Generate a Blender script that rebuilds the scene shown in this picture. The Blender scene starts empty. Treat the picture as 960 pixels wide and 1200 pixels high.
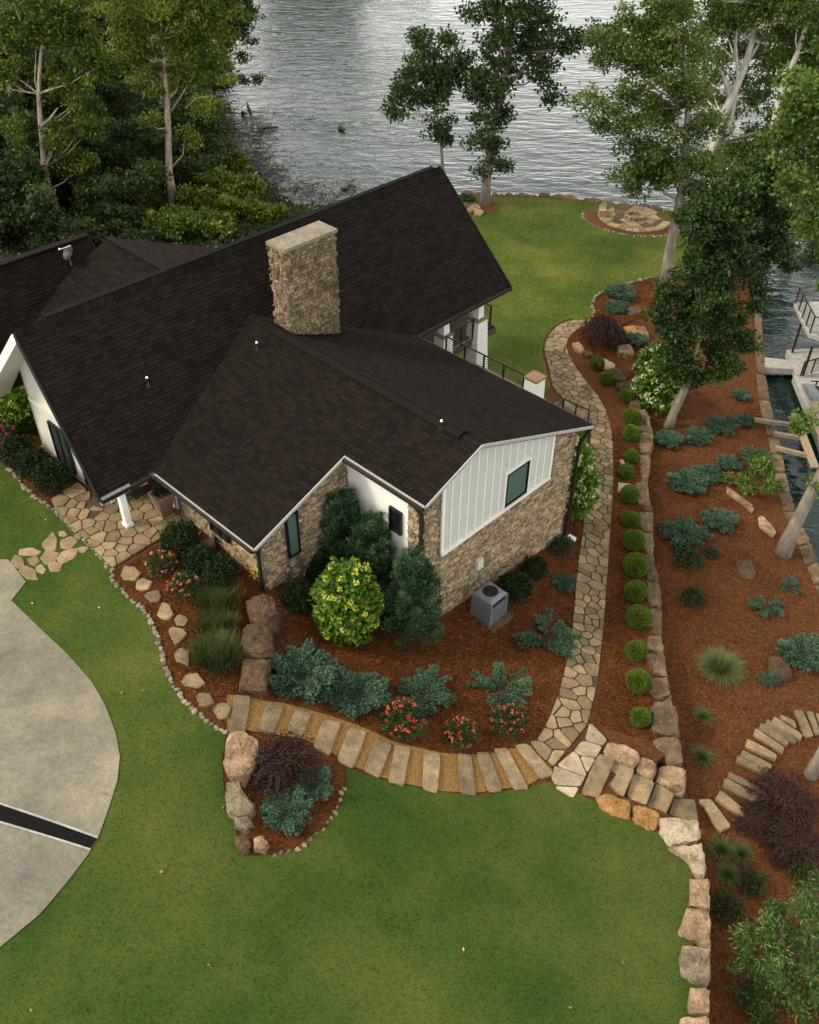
import bpy, bmesh, math, random
import numpy as np
from mathutils import Vector, Matrix
from mathutils.geometry import delaunay_2d_cdt

SC = bpy.context.scene
COL = SC.collection
R = math.radians
random.seed(7)
RNG = np.random.default_rng(7)

# ------------------------------------------------------------------ camera
PITCH, ROLL, FPX = 0.71233, 0.01023, 1100.3      # pitch below horizon, roll, focal length in photo pixels
HC = 21.84                                       # camera height above the porch floor (z = 0)
fw = np.array([0, math.cos(PITCH), -math.sin(PITCH)])
rt0 = np.array([1., 0, 0]); up0 = np.cross(rt0, fw)
rt = rt0*math.cos(ROLL) + up0*math.sin(ROLL)
up = -rt0*math.sin(ROLL) + up0*math.cos(ROLL)
CAM = np.array([0, 0, HC])
cd = bpy.data.cameras.new('camera'); cam = bpy.data.objects.new('camera', cd); COL.objects.link(cam)
cd.sensor_fit = 'VERTICAL'; cd.sensor_height = 24; cd.lens = 24*FPX/1200
cd.clip_start = 0.5; cd.clip_end = 4000
m = Matrix.Identity(4)
for i in range(3):
    m[i][0] = rt[i]; m[i][1] = up[i]; m[i][2] = -fw[i]; m[i][3] = CAM[i]
cam.matrix_world = m
SC.camera = cam

# ------------------------------------------------------------------ world, sun, exposure
SUN_AZ = np.array([-0.96, -0.10]); SUN_AZ /= np.linalg.norm(SUN_AZ)
SUN_EL = R(42)
w = bpy.data.worlds.new('World'); SC.world = w; w.use_nodes = True
nt = w.node_tree; nt.nodes.clear()
sky = nt.nodes.new('ShaderNodeTexSky'); sky.sky_type = 'NISHITA'; sky.sun_disc = False
sky.sun_elevation = SUN_EL; sky.sun_rotation = math.atan2(SUN_AZ[0], SUN_AZ[1])
sky.air_density = 1.0; sky.dust_density = 1.5; sky.ozone_density = 1.0
hs = nt.nodes.new('ShaderNodeHueSaturation'); hs.inputs['Saturation'].default_value = 0.35
tint = nt.nodes.new('ShaderNodeMix'); tint.data_type = 'RGBA'; tint.blend_type = 'MULTIPLY'
tint.inputs[0].default_value = 1.0; tint.inputs[7].default_value = (1.0, 0.97, 0.88, 1)
bg = nt.nodes.new('ShaderNodeBackground'); bg.inputs['Strength'].default_value = 0.15
wo = nt.nodes.new('ShaderNodeOutputWorld')
nt.links.new(sky.outputs[0], hs.inputs['Color']); nt.links.new(hs.outputs[0], tint.inputs[6])
# a thin bright overcast over the whole sky
tcw = nt.nodes.new('ShaderNodeTexCoord'); cn = nt.nodes.new('ShaderNodeTexNoise'); cn.inputs['Scale'].default_value = 3.0; cn.inputs['Detail'].default_value = 4
cr = nt.nodes.new('ShaderNodeValToRGB'); cr.color_ramp.elements[0].position = .3; cr.color_ramp.elements[1].position = .7
cr.color_ramp.elements[0].color = (3.6, 3.56, 3.4, 1); cr.color_ramp.elements[1].color = (5.0, 4.95, 4.72, 1)
cm = nt.nodes.new('ShaderNodeMix'); cm.data_type = 'RGBA'; cm.inputs[0].default_value = .85
nt.links.new(tcw.outputs['Generated'], cn.inputs['Vector']); nt.links.new(cn.outputs['Fac'], cr.inputs[0])
sp = nt.nodes.new('ShaderNodeSeparateXYZ'); nt.links.new(tcw.outputs['Generated'], sp.inputs[0])
gr = nt.nodes.new('ShaderNodeMapRange'); gr.interpolation_type = 'SMOOTHSTEP'; gr.inputs[1].default_value = 0.0; gr.inputs[2].default_value = .55; gr.inputs[3].default_value = 2.05; gr.inputs[4].default_value = .95
nt.links.new(sp.outputs['Z'], gr.inputs[0])      # added brightening of the overcast round the horizon, for a paler lake reflection
gm = nt.nodes.new('ShaderNodeVectorMath'); gm.operation = 'SCALE'; nt.links.new(cr.outputs[0], gm.inputs[0]); nt.links.new(gr.outputs[0], gm.inputs['Scale'])
nt.links.new(tint.outputs[2], cm.inputs[6]); nt.links.new(gm.outputs[0], cm.inputs[7]); nt.links.new(cm.outputs[2], bg.inputs['Color']); nt.links.new(bg.outputs[0], wo.inputs[0])
sd = bpy.data.lights.new('sun', 'SUN'); sd.energy = 1.5; sd.angle = R(14); sd.color = (1.0, 0.90, 0.70)
so = bpy.data.objects.new('sun', sd); COL.objects.link(so)
sdir = Vector((SUN_AZ[0]*math.cos(SUN_EL), SUN_AZ[1]*math.cos(SUN_EL), math.sin(SUN_EL)))
so.rotation_euler = sdir.to_track_quat('Z', 'Y').to_euler(); so.location = (-40, -20, 60)
SC.view_settings.view_transform = 'Standard'; SC.view_settings.look = 'None'
SC.view_settings.exposure = 1.25; SC.view_settings.gamma = 1
SC.cycles.max_bounces = 6; SC.cycles.diffuse_bounces = 3; SC.cycles.transmission_bounces = 3
SC.cycles.transparent_max_bounces = 4

# ------------------------------------------------------------------ pixel rays, house frame
S = 1.6
OX = np.array([-5.47325, 15.70760])*S
YAW = 0.804292
AX = np.array([math.cos(YAW), math.sin(YAW)]); BX = np.array([math.sin(YAW), -math.cos(YAW)])
def H(u, v, z):
    p = OX + AX*u + BX*v
    return np.array([p[0], p[1], z])
def ray(x, y):
    return fw*FPX + rt*(x-480) + up*(600-y)
def atz(x, y, z):
    q = ray(x, y); return CAM + q*((z-HC)/q[2])
def aty(x, y, Y):
    q = ray(x, y); return CAM + q*(Y/q[1])
def atu(x, y, u):
    q = ray(x, y); n = np.array([AX[0], AX[1], 0]); return CAM + q*((u+OX@AX-CAM@n)/(q@n))
def atv(x, y, v):
    q = ray(x, y); n = np.array([BX[0], BX[1], 0]); return CAM + q*((v+OX@BX-CAM@n)/(q@n))
def uv(P):
    q = np.array(P[:2])-OX; return q@AX, q@BX
def dist(P): return float((np.asarray(P)-CAM)@fw)

# ------------------------------------------------------------------ terrain height functions
class Field:
    def __init__(s, ctrl, c=2.0, smooth=0.02):
        P = np.array([atz(x, y, z) for x, y, z in ctrl]); s.X = P[:, :2]; s.c = c
        n = len(P); K = s.k(s.X) + smooth*np.eye(n)
        Q = np.hstack([np.ones((n, 1)), s.X/30.])
        M = np.block([[K, Q], [Q.T, np.zeros((3, 3))]])
        sol = np.linalg.solve(M, np.concatenate([P[:, 2], np.zeros(3)])); s.w = sol[:n]; s.a = sol[n:]
    def k(s, X):
        d2 = ((X[:, None, :]-s.X[None])**2).sum(-1); return -np.sqrt(d2+s.c*s.c)
    def __call__(s, X):
        X = np.atleast_2d(X)[:, :2]
        out = np.empty(len(X))
        for i in range(0, len(X), 20000):
            x = X[i:i+20000]
            out[i:i+20000] = s.k(x)@s.w + np.hstack([np.ones((len(x), 1)), x/30.])@s.a
        return out
    def z(s, x, y): return float(s(np.array([[x, y]]))[0])
WATER = -6.2
fU = Field([(20,590,0),(-80,560,0),(-100,450,0),(-100,330,-1),(0,760,.1),(60,880,.1),(0,1110,.2),(-120,950,.2),(120,1000,0),(150,620,0),(225,611,-.05),(100,600,0),(190,580,0),
 (250,700,-.2),(180,780,-.1),(275,860,-.5),(300,692,-.45),(240,950,-.4),(295,800,-.6),(340,790,-1.15),(400,870,-1.4),(340,720,-1.1),(410,600,-1.6),
 (507,727,-2.7),(560,690,-2.95),(647,637,-3.6),(500,800,-2.3),(500,920,-2.0),(585,800,-2.8),(640,900,-2.9),(700,890,-3.1),(690,780,-3.5),
 (690,640,-3.95),(700,500,-4.35),(650,410,-4.65),(690,380,-4.8),(600,300,-5.0),(700,300,-5.0),(640,234,-5.35),(743,258,-5.2),(790,270,-5.3),(835,264,-5.4),(785,320,-5.1),
 (740,480,-4.6),(775,850,-3.6),(760,640,-4.2),(300,1100,-.4),(500,1150,-.9),(700,1100,-1.6),(450,1000,-1.3),(650,960,-2.6),(790,1010,-2.4),(800,1150,-1.8),
 (100,1180,.1),(480,1210,-.8),(800,1280,-1.5),(548,228,-5.4),(440,240,-5.6),(380,255,-5.6),(330,262,-5.2),(250,300,-4.2),(560,400,-4.4)])
fL = Field([(785,600,-5.0),(785,700,-4.95),(795,800,-4.8),(770,500,-5.15),(850,600,-5.0),(930,620,-5.35),(812,860,-4.7),(900,800,-4.85),(960,720,-5.35),(836,960,-4.4),(870,950,-4.55),(948,850,-5.1),
 (900,1000,-4.7),(900,1150,-4.5),(850,1190,-4.3),(1000,1000,-5.2),(1050,800,-5.8),(790,500,-5.15),(850,450,-5.25),(885,400,-5.5),(900,480,-5.45),(800,350,-5.3),(785,320,-5.25),(835,264,-5.55),(870,320,-5.5),
 (720,440,-4.95),(700,400,-4.95),(740,360,-5.0),(850,1280,-4.1),(1000,1200,-4.8)])
fF = Field([(265,170,-6.15),(308,215,-6.15),(335,238,-6.2),(290,170,-6.5),(330,205,-6.6),(203,247,-5.0),(100,250,-4.4),(0,300,-3),(-100,320,-2),(60,200,-4.8),(0,100,-5.1),(150,150,-5.6),(240,110,-6.2),
 (262,110,-6.7),(255,60,-6.3),(280,50,-7),(250,20,-6.2),(300,5,-7),(-100,0,-5),(-300,100,-4),(380,255,-5.9),(430,225,-7),(330,262,-5.4),(250,300,-4.4),(420,262,-5.9)])
def on(f, px, py):
    z = -2.0
    for _ in range(60):
        P = atz(px, py, z); z2 = f.z(P[0], P[1]); z = z + 0.6*(z2-z)
        if abs(z2-z) < 1e-4: break
    P = atz(px, py, z); P[2] = f.z(P[0], P[1]); return P
def U(px, py): return on(fU, px, py)
def L(px, py): return on(fL, px, py)
def F(px, py): return on(fF, px, py)

# ------------------------------------------------------------------ materials
MAT = {}
def nodes_of(name):
    mt = bpy.data.materials.new(name); mt.use_nodes = True; n = mt.node_tree; n.nodes.clear()
    return mt, n
def ramp(n, cols, stops=None):
    r = n.nodes.new('ShaderNodeValToRGB'); el = r.color_ramp.elements
    k = len(cols)
    stops = stops or [0.25+0.5*i/(max(1, k-1)) for i in range(k)]
    el[0].position = stops[0]; el[0].color = (*cols[0], 1); el[1].position = stops[-1]; el[1].color = (*cols[-1], 1)
    for i in range(1, k-1):
        e = el.new(stops[i]); e.color = (*cols[i], 1)
    return r
def mat(name, cols, scale=3, rough=.85, bump=.3, bscale=25, tone=None, trange=(.6, 1.4), cols2=None, scale2=.35, spec=.3, stretch=None, leaf=0., metal=0., detail=6, bdist=.05, amt2=.5, stops=None, speck=0., sscale=45, stops2=None):
    """noise coloured surface; tone: 'island' varies per piece, 'attr' reads the mesh attribute tone (per leaf)"""
    mt, n = nodes_of(name); L_ = n.links.new
    out = n.nodes.new('ShaderNodeOutputMaterial'); b = n.nodes.new('ShaderNodeBsdfPrincipled')
    tc = n.nodes.new('ShaderNodeTexCoord'); mp = n.nodes.new('ShaderNodeMapping')
    geo = n.nodes.new('ShaderNodeNewGeometry')
    L_(geo.outputs['Position'], mp.inputs[0])
    if stretch: mp.inputs['Scale'].default_value = stretch
    nz = n.nodes.new('ShaderNodeTexNoise'); nz.inputs['Scale'].default_value = scale; nz.inputs['Detail'].default_value = detail; nz.inputs['Roughness'].default_value = .62
    L_(mp.outputs[0], nz.inputs['Vector'])
    if leaf:
        at = n.nodes.new('ShaderNodeAttribute'); at.attribute_name = 'tone'
        r = ramp(n, cols, stops or [i/(max(1, len(cols)-1)) for i in range(len(cols))]); L_(at.outputs['Fac'], r.inputs[0]); c = r.outputs[0]
    else:
        r = ramp(n, cols, stops); L_(nz.outputs['Fac'], r.inputs[0]); c = r.outputs[0]
    if cols2:
        nz2 = n.nodes.new('ShaderNodeTexNoise'); nz2.inputs['Scale'].default_value = scale2; nz2.inputs['Detail'].default_value = 4; nz2.inputs['Roughness'].default_value = .6
        L_(geo.outputs['Position'], nz2.inputs['Vector'])
        r2 = ramp(n, cols2, stops2 or ([.35, .65] if len(cols2) == 2 else [.3, .5, .7])); L_(nz2.outputs['Fac'], r2.inputs[0])
        mx = n.nodes.new('ShaderNodeMix'); mx.data_type = 'RGBA'; mx.inputs[0].default_value = amt2
        L_(c, mx.inputs[6]); L_(r2.outputs[0], mx.inputs[7]); c = mx.outputs[2]
    if speck:
        n3 = n.nodes.new('ShaderNodeTexNoise'); n3.inputs['Scale'].default_value = sscale; n3.inputs['Detail'].default_value = 3; n3.inputs['Roughness'].default_value = .7
        L_(mp.outputs[0], n3.inputs['Vector']); m3 = n.nodes.new('ShaderNodeMapRange'); m3.inputs[1].default_value = .3; m3.inputs[2].default_value = .7
        m3.inputs[3].default_value = 1-speck; m3.inputs[4].default_value = 1+speck; L_(n3.outputs['Fac'], m3.inputs[0])
        x3 = n.nodes.new('ShaderNodeMix'); x3.data_type = 'RGBA'; x3.blend_type = 'MULTIPLY'; x3.inputs[0].default_value = 1
        L_(c, x3.inputs[6]); c3 = n.nodes.new('ShaderNodeCombineColor')
        for i in range(3): L_(m3.outputs[0], c3.inputs[i])
        L_(c3.outputs[0], x3.inputs[7]); c = x3.outputs[2]
    if tone:
        mr = n.nodes.new('ShaderNodeMapRange'); mr.inputs[3].default_value = trange[0]; mr.inputs[4].default_value = trange[1]
        if tone == 'island': L_(geo.outputs['Random Per Island'], mr.inputs[0])
        elif tone == 'object':
            oi = n.nodes.new('ShaderNodeObjectInfo'); L_(oi.outputs['Random'], mr.inputs[0])
        else:
            at = n.nodes.new('ShaderNodeAttribute'); at.attribute_name = 'tone'; L_(at.outputs['Fac'], mr.inputs[0])
        mx = n.nodes.new('ShaderNodeMix'); mx.data_type = 'RGBA'; mx.blend_type = 'MULTIPLY'; mx.inputs[0].default_value = 1
        cb = n.nodes.new('ShaderNodeCombineColor')
        for i in range(3): L_(mr.outputs[0], cb.inputs[i])
        L_(c, mx.inputs[6]); L_(cb.outputs[0], mx.inputs[7]); c = mx.outputs[2]
    L_(c, b.inputs['Base Color'])
    b.inputs['Roughness'].default_value = rough; b.inputs['Specular IOR Level'].default_value = spec; b.inputs['Metallic'].default_value = metal
    if bump:
        nb = n.nodes.new('ShaderNodeTexNoise'); nb.inputs['Scale'].default_value = bscale; nb.inputs['Detail'].default_value = 5; nb.inputs['Roughness'].default_value = .65
        L_(mp.outputs[0], nb.inputs['Vector'])
        bp = n.nodes.new('ShaderNodeBump'); bp.inputs['Strength'].default_value = bump; bp.inputs['Distance'].default_value = bdist
        L_(nb.outputs['Fac'], bp.inputs['Height']); L_(bp.outputs[0], b.inputs['Normal'])
    if leaf:
        tr = n.nodes.new('ShaderNodeBsdfTranslucent'); L_(c, tr.inputs[0]); ms = n.nodes.new('ShaderNodeMixShader'); ms.inputs[0].default_value = leaf
        L_(b.outputs[0], ms.inputs[1]); L_(tr.outputs[0], ms.inputs[2]); L_(ms.outputs[0], out.inputs[0])
    else: L_(b.outputs[0], out.inputs[0])
    MAT[name] = mt; return mt
mat('mulch', [(.026,.007,.0018),(.098,.030,.0062),(.21,.076,.017)], 9, .95, .9, 30, cols2=[(.032,.010,.0025),(.125,.038,.008),(.10,.042,.012)], scale2=.45, bdist=.1, speck=.6, sscale=13)
mat('straw', [(.014,.004,.0015),(.105,.033,.007),(.30,.115,.028)], leaf=.05, bump=0, rough=.9, spec=.1)
mat('lawn', [(.023,.044,.007),(.038,.064,.010),(.054,.079,.015)], 7, .95, 0, 40, cols2=[(.017,.042,.006),(.044,.070,.010),(.092,.094,.021)], scale2=.20, stops2=[.34,.5,.68], spec=.1, bdist=.03, amt2=.75, speck=.14, sscale=18)
mat('lit_lawn', [(.034,.055,.008),(.058,.084,.013),(.085,.106,.020)], 7, .95, 0, 40, cols2=[(.026,.056,.007),(.070,.096,.014),(.150,.145,.034)], scale2=.16, stops2=[.34,.5,.68], spec=.1, bdist=.03, amt2=.75, speck=.14, sscale=18)  # same turf as lawn, with the brighter light at the back put into its colour
mat('grass', [(.026,.054,.008),(.052,.083,.012),(.088,.110,.020)], leaf=.42, bump=0, rough=.8, spec=.1, cols2=[(.018,.048,.006),(.055,.084,.012),(.118,.118,.026)], scale2=.20, stops2=[.34,.5,.68], amt2=.65)
mat('lit_grass', [(.042,.070,.010),(.078,.108,.016),(.125,.142,.028)], leaf=.42, bump=0, rough=.8, spec=.1, cols2=[(.030,.064,.008),(.082,.110,.016),(.18,.168,.040)], scale2=.16, stops2=[.34,.5,.68], amt2=.65)  # paler copy of grass: back lawn blades with the brighter light coloured in
mat('concrete', [(.10,.091,.075),(.18,.158,.12),(.25,.22,.165)], 2.2, .85, .35, 60, cols2=[(.068,.067,.063),(.165,.146,.110),(.29,.24,.165)], scale2=.24, stops2=[.33,.5,.64], bdist=.02, amt2=.70, speck=.2, sscale=9)
mat('pale_concrete', [(.24,.225,.20),(.36,.345,.31)], 3, .85, .2, 60, bdist=.02, speck=.15, sscale=6)
mat('asphalt', [(.0035,.0035,.0035),(.011,.0105,.010)], 12, .9, .6, 60, bdist=.03, spec=.08)
mat('shingle', [(.0068,.0048,.004),(.0112,.0079,.0064),(.017,.012,.0096)], 30, .9, .5, 90, tone='island', trange=(.68, 1.32), cols2=[(.0085,.0061,.005),(.0115,.0081,.0065)], scale2=.4, bdist=.01, spec=.08)
mat('roof_edge', [(.006,.0055,.005),(.013,.011,.010)], 10, .7, .2, 40, spec=.3)
mat('white_paint', [(.68,.67,.62),(.75,.74,.69)], 2, .6, .06, 30, spec=.3)
mat('trim_paint', [(.30,.30,.275),(.38,.375,.345)], 2, .6, .08, 30, spec=.3)
mat('cream_paint', [(.50,.485,.43),(.58,.56,.50)], 2, .65, .08, 30, spec=.3)
mat('sage_paint', [(.44,.46,.41),(.52,.54,.48)], 2, .65, .08, 30, spec=.3)
mat('dark_metal', [(.010,.009,.008),(.02,.018,.016)], 8, .45, .05, 40, metal=.3)
mat('bronze', [(.020,.015,.012),(.035,.028,.022)], 8, .5, .05, 40, metal=.3)
mat('grey_metal', [(.11,.125,.135),(.165,.18,.19)], 8, .5, .05, 40, metal=.1)
mat('fieldstone', [(.15,.10,.058),(.34,.247,.152),(.54,.435,.305)], 4, .9, .6, 30, tone='island', trange=(.55, 1.35), bdist=.03, cols2=[(.21,.137,.078),(.40,.305,.20)], scale2=3, speck=.35, sscale=22)
mat('chimney_stone', [(.06,.042,.025),(.19,.135,.082),(.36,.29,.19)], 3, .92, .6, 30, tone='island', trange=(.5, 1.4), bdist=.03, cols2=[(.035,.028,.018),(.17,.115,.06),(.30,.24,.16)], scale2=.7, amt2=.6, speck=.35, sscale=22)
mat('mortar', [(.10,.08,.06),(.17,.14,.105)], 6, .95, .4, 40)
mat('cap_stone', [(.13,.11,.08),(.25,.212,.155)], 3, .9, .4, 30, speck=.3, sscale=9)
mat('flagstone', [(.125,.083,.043),(.25,.172,.095),(.38,.280,.168)], 3.2, .88, .5, 35, tone='object', trange=(.6, 1.22), bdist=.03, cols2=[(.125,.098,.062),(.30,.215,.11)], scale2=1.2, speck=.3, sscale=20)
mat('white_flagstone', [(.23,.165,.10),(.39,.305,.205),(.52,.435,.32)], 2.6, .88, .4, 35, tone='object', trange=(.7, 1.12), bdist=.03, speck=.22, sscale=14)
mat('joint', [(.035,.026,.016),(.075,.058,.036)], 14, .95, .5, 50)
mat('tread', [(.105,.075,.042),(.21,.152,.085),(.34,.262,.16)], 3, .9, .5, 30, tone='object', trange=(.62, 1.25), bdist=.04, cols2=[(.095,.08,.06),(.30,.205,.10)], scale2=1.7, speck=.33, sscale=16)
mat('gravel', [(.075,.038,.009),(.21,.115,.031),(.36,.22,.075)], 22, .95, .9, 45, bdist=.04, speck=.5, sscale=28)
mat('boulder_brown', [(.026,.015,.008),(.075,.045,.024),(.145,.098,.058)], 4, .92, .8, 16, bdist=.09, tone='object', trange=(.75, 1.25), speck=.4, sscale=16, cols2=[(.03,.021,.014),(.11,.064,.032)], scale2=1.4)
mat('boulder_tan', [(.11,.06,.03),(.27,.165,.09),(.46,.34,.22)], 3.2, .92, .8, 16, bdist=.09, tone='object', trange=(.8, 1.15), speck=.38, sscale=14, cols2=[(.13,.085,.05),(.40,.28,.175)], scale2=1.6)
mat('boulder_orange', [(.13,.055,.018),(.31,.145,.045),(.46,.29,.135)], 3.0, .92, .8, 16, bdist=.09, speck=.4, sscale=14, cols2=[(.14,.075,.03),(.40,.21,.075)], scale2=1.6)
mat('boulder_white', [(.17,.115,.065),(.36,.28,.19),(.50,.42,.315)], 2.8, .92, .8, 16, bdist=.09, speck=.32, sscale=14, cols2=[(.22,.155,.09),(.46,.375,.27)], scale2=1.4)
mat('boulder_grey', [(.045,.036,.024),(.18,.14,.09),(.35,.275,.19)], 3.0, .92, .8, 16, bdist=.09, speck=.4, sscale=14, cols2=[(.045,.038,.028),(.30,.225,.145)], scale2=1.6)
mat('boulder_wall', [(.065,.038,.02),(.155,.098,.055),(.30,.225,.15)], 3.0, .92, .8, 16, bdist=.09, tone='object', trange=(.65, 1.25), speck=.4, sscale=14, cols2=[(.06,.045,.03),(.22,.145,.085)], scale2=1.6)
mat('cobble', [(.12,.095,.065),(.28,.24,.18)], 6, .9, .3, 40, tone='object', trange=(.45, 1.2))
mat('soil', [(.012,.010,.006),(.030,.024,.012),(.05,.042,.02)], 3, .95, .8, 12, bdist=.15)
mat('bark_grey', [(.10,.085,.065),(.21,.18,.145),(.33,.29,.24)], 5, .95, .8, 18, stretch=(1, 1, .3), bdist=.06)
mat('bark_pale', [(.17,.135,.095),(.36,.30,.22),(.52,.45,.35)], 4, .9, .6, 14, stretch=(1, 1, .4), bdist=.05, speck=.3, sscale=12)
mat('bark_white', [(.26,.24,.20),(.46,.44,.38),(.58,.56,.50)], 4, .85, .5, 14, stretch=(1, 1, .4), bdist=.04, speck=.25, sscale=10)
mat('bark_dark', [(.03,.024,.017),(.07,.055,.04)], 5, .95, .7, 16, stretch=(1, 1, .3), bdist=.06)
mat('twig', [(.045,.038,.030),(.14,.12,.095)], 5, .9, .3, 20, tone='island', trange=(.4, 1.4))
mat('terracotta', [(.14,.085,.055),(.22,.14,.09)], 5, .85, .3, 30)
mat('brown_cap', [(.16,.095,.06),(.25,.155,.10)], 5, .8, .3, 30)
mat('wood', [(.18,.125,.08),(.32,.24,.165)], 5, .85, .4, 30, stretch=(1, 1, 1))
mat('deck_wood', [(.05,.032,.022),(.10,.068,.045)], 6, .85, .4, 30)
mat('mat_fibre', [(.05,.03,.015),(.09,.055,.028)], 20, .95, .6, 80)
mat('yellow_paint', [(.55,.36,.02),(.65,.45,.04)], 4, .7, .1, 20)
mat('hose', [(.22,.20,.15),(.3,.27,.2)], 4, .5, 0)
def leafmat(name, cols, tr=.22, rough=.55, spec=.3): mat(name, cols, leaf=tr, bump=0, rough=rough, spec=spec)
leafmat('leaf_oak', [(.010,.026,.005),(.032,.064,.011),(.085,.14,.026)], .3)
leafmat('leaf_forest', [(.010,.024,.003),(.070,.114,.013),(.24,.29,.034)], .4)
leafmat('leaf_forest_dark', [(.008,.018,.004),(.028,.052,.009),(.078,.115,.02)], .35)
leafmat('leaf_syc', [(.028,.055,.009),(.095,.145,.028),(.22,.275,.075)], .42)
leafmat('leaf_bright', [(.035,.065,.009),(.09,.15,.022),(.19,.26,.045)], .35)
leafmat('leaf_front', [(.022,.050,.012),(.075,.140,.034),(.19,.29,.08)], .4)
leafmat('leaf_box', [(.026,.055,.005),(.085,.14,.012),(.18,.25,.028)], .25)
leafmat('leaf_holly', [(.006,.014,.004),(.015,.032,.008),(.040,.070,.020)], .15, .6, .2)
leafmat('leaf_rose', [(.010,.022,.006),(.028,.050,.012),(.06,.095,.025)], .2)
leafmat('leaf_juniper', [(.014,.036,.019),(.048,.098,.053),(.13,.205,.125)], .12, .7)
leafmat('leaf_upright', [(.014,.040,.015),(.052,.110,.045),(.15,.235,.11)], .22, .7)
leafmat('leaf_lav', [(.024,.042,.010),(.068,.096,.026),(.17,.175,.07)], .2, .7)
leafmat('leaf_ornamental', [(.05,.068,.02),(.12,.145,.05),(.28,.285,.145)], .3, .7)
leafmat('leaf_hyd', [(.020,.058,.004),(.065,.145,.010),(.15,.26,.018)], .3)
leafmat('leaf_maple', [(.016,.005,.004),(.042,.013,.010),(.085,.032,.022)], .2, .7)
leafmat('leaf_fallen', [(.10,.045,.015),(.28,.15,.04),(.42,.33,.10)], .1)
leafmat('petal_lime', [(.28,.36,.03),(.50,.55,.09),(.66,.66,.22)], .25)
leafmat('petal_cream', [(.42,.44,.20),(.60,.60,.36),(.72,.70,.50)], .2)
leafmat('petal_pink', [(.44,.06,.04),(.68,.17,.11),(.76,.34,.20)], .2)
leafmat('petal_red', [(.36,.03,.025),(.60,.09,.06),(.72,.22,.14)], .2)
def glass(name, col, rough=.05):
    mt, n = nodes_of(name); o = n.nodes.new('ShaderNodeOutputMaterial'); b = n.nodes.new('ShaderNodeBsdfPrincipled')
    b.inputs['Base Color'].default_value = (*col, 1); b.inputs['Roughness'].default_value = rough; b.inputs['Specular IOR Level'].default_value = .8
    n.links.new(b.outputs[0], o.inputs[0]); MAT[name] = mt
glass('glass_green', (.075,.125,.105), .12); glass('glass_dark', (.006,.010,.010)); glass('screen_glass', (.03,.04,.04), .2)
def water():
    mt, n = nodes_of('water'); Lk = n.links.new
    o = n.nodes.new('ShaderNodeOutputMaterial'); b = n.nodes.new('ShaderNodeBsdfPrincipled')
    b.inputs['Base Color'].default_value = (.008,.019,.016,1); b.inputs['Roughness'].default_value = .05; b.inputs['IOR'].default_value = 1.33
    b.inputs['Specular IOR Level'].default_value = .6
    g = n.nodes.new('ShaderNodeNewGeometry'); mp = n.nodes.new('ShaderNodeMapping')
    mp.inputs['Rotation'].default_value = (0, 0, R(-8)); mp.inputs['Scale'].default_value = (.42, 1, 1)
    Lk(g.outputs['Position'], mp.inputs[0])
    a = n.nodes.new('ShaderNodeTexNoise'); a.inputs['Scale'].default_value = 1.25; a.inputs['Detail'].default_value = 3.5; a.inputs['Roughness'].default_value = .55; a.inputs['Distortion'].default_value = .4
    c = n.nodes.new('ShaderNodeTexNoise'); c.inputs['Scale'].default_value = .16; c.inputs['Detail'].default_value = 2
    Lk(mp.outputs[0], a.inputs['Vector']); Lk(mp.outputs[0], c.inputs['Vector'])
    r = n.nodes.new('ShaderNodeMapRange'); r.inputs[1].default_value = .35; r.inputs[2].default_value = .65; r.inputs[3].default_value = .55; r.inputs[4].default_value = 1.15
    Lk(c.outputs['Fac'], r.inputs[0])
    mm = n.nodes.new('ShaderNodeMath'); mm.operation = 'MULTIPLY'; Lk(a.outputs['Fac'], mm.inputs[0]); Lk(r.outputs[0], mm.inputs[1])
    bp = n.nodes.new('ShaderNodeBump'); bp.inputs['Strength'].default_value = 1.0; bp.inputs['Distance'].default_value = .175
    Lk(mm.outputs[0], bp.inputs['Height']); Lk(bp.outputs[0], b.inputs['Normal']); Lk(b.outputs[0], o.inputs[0]); MAT['water'] = mt
water()

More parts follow.
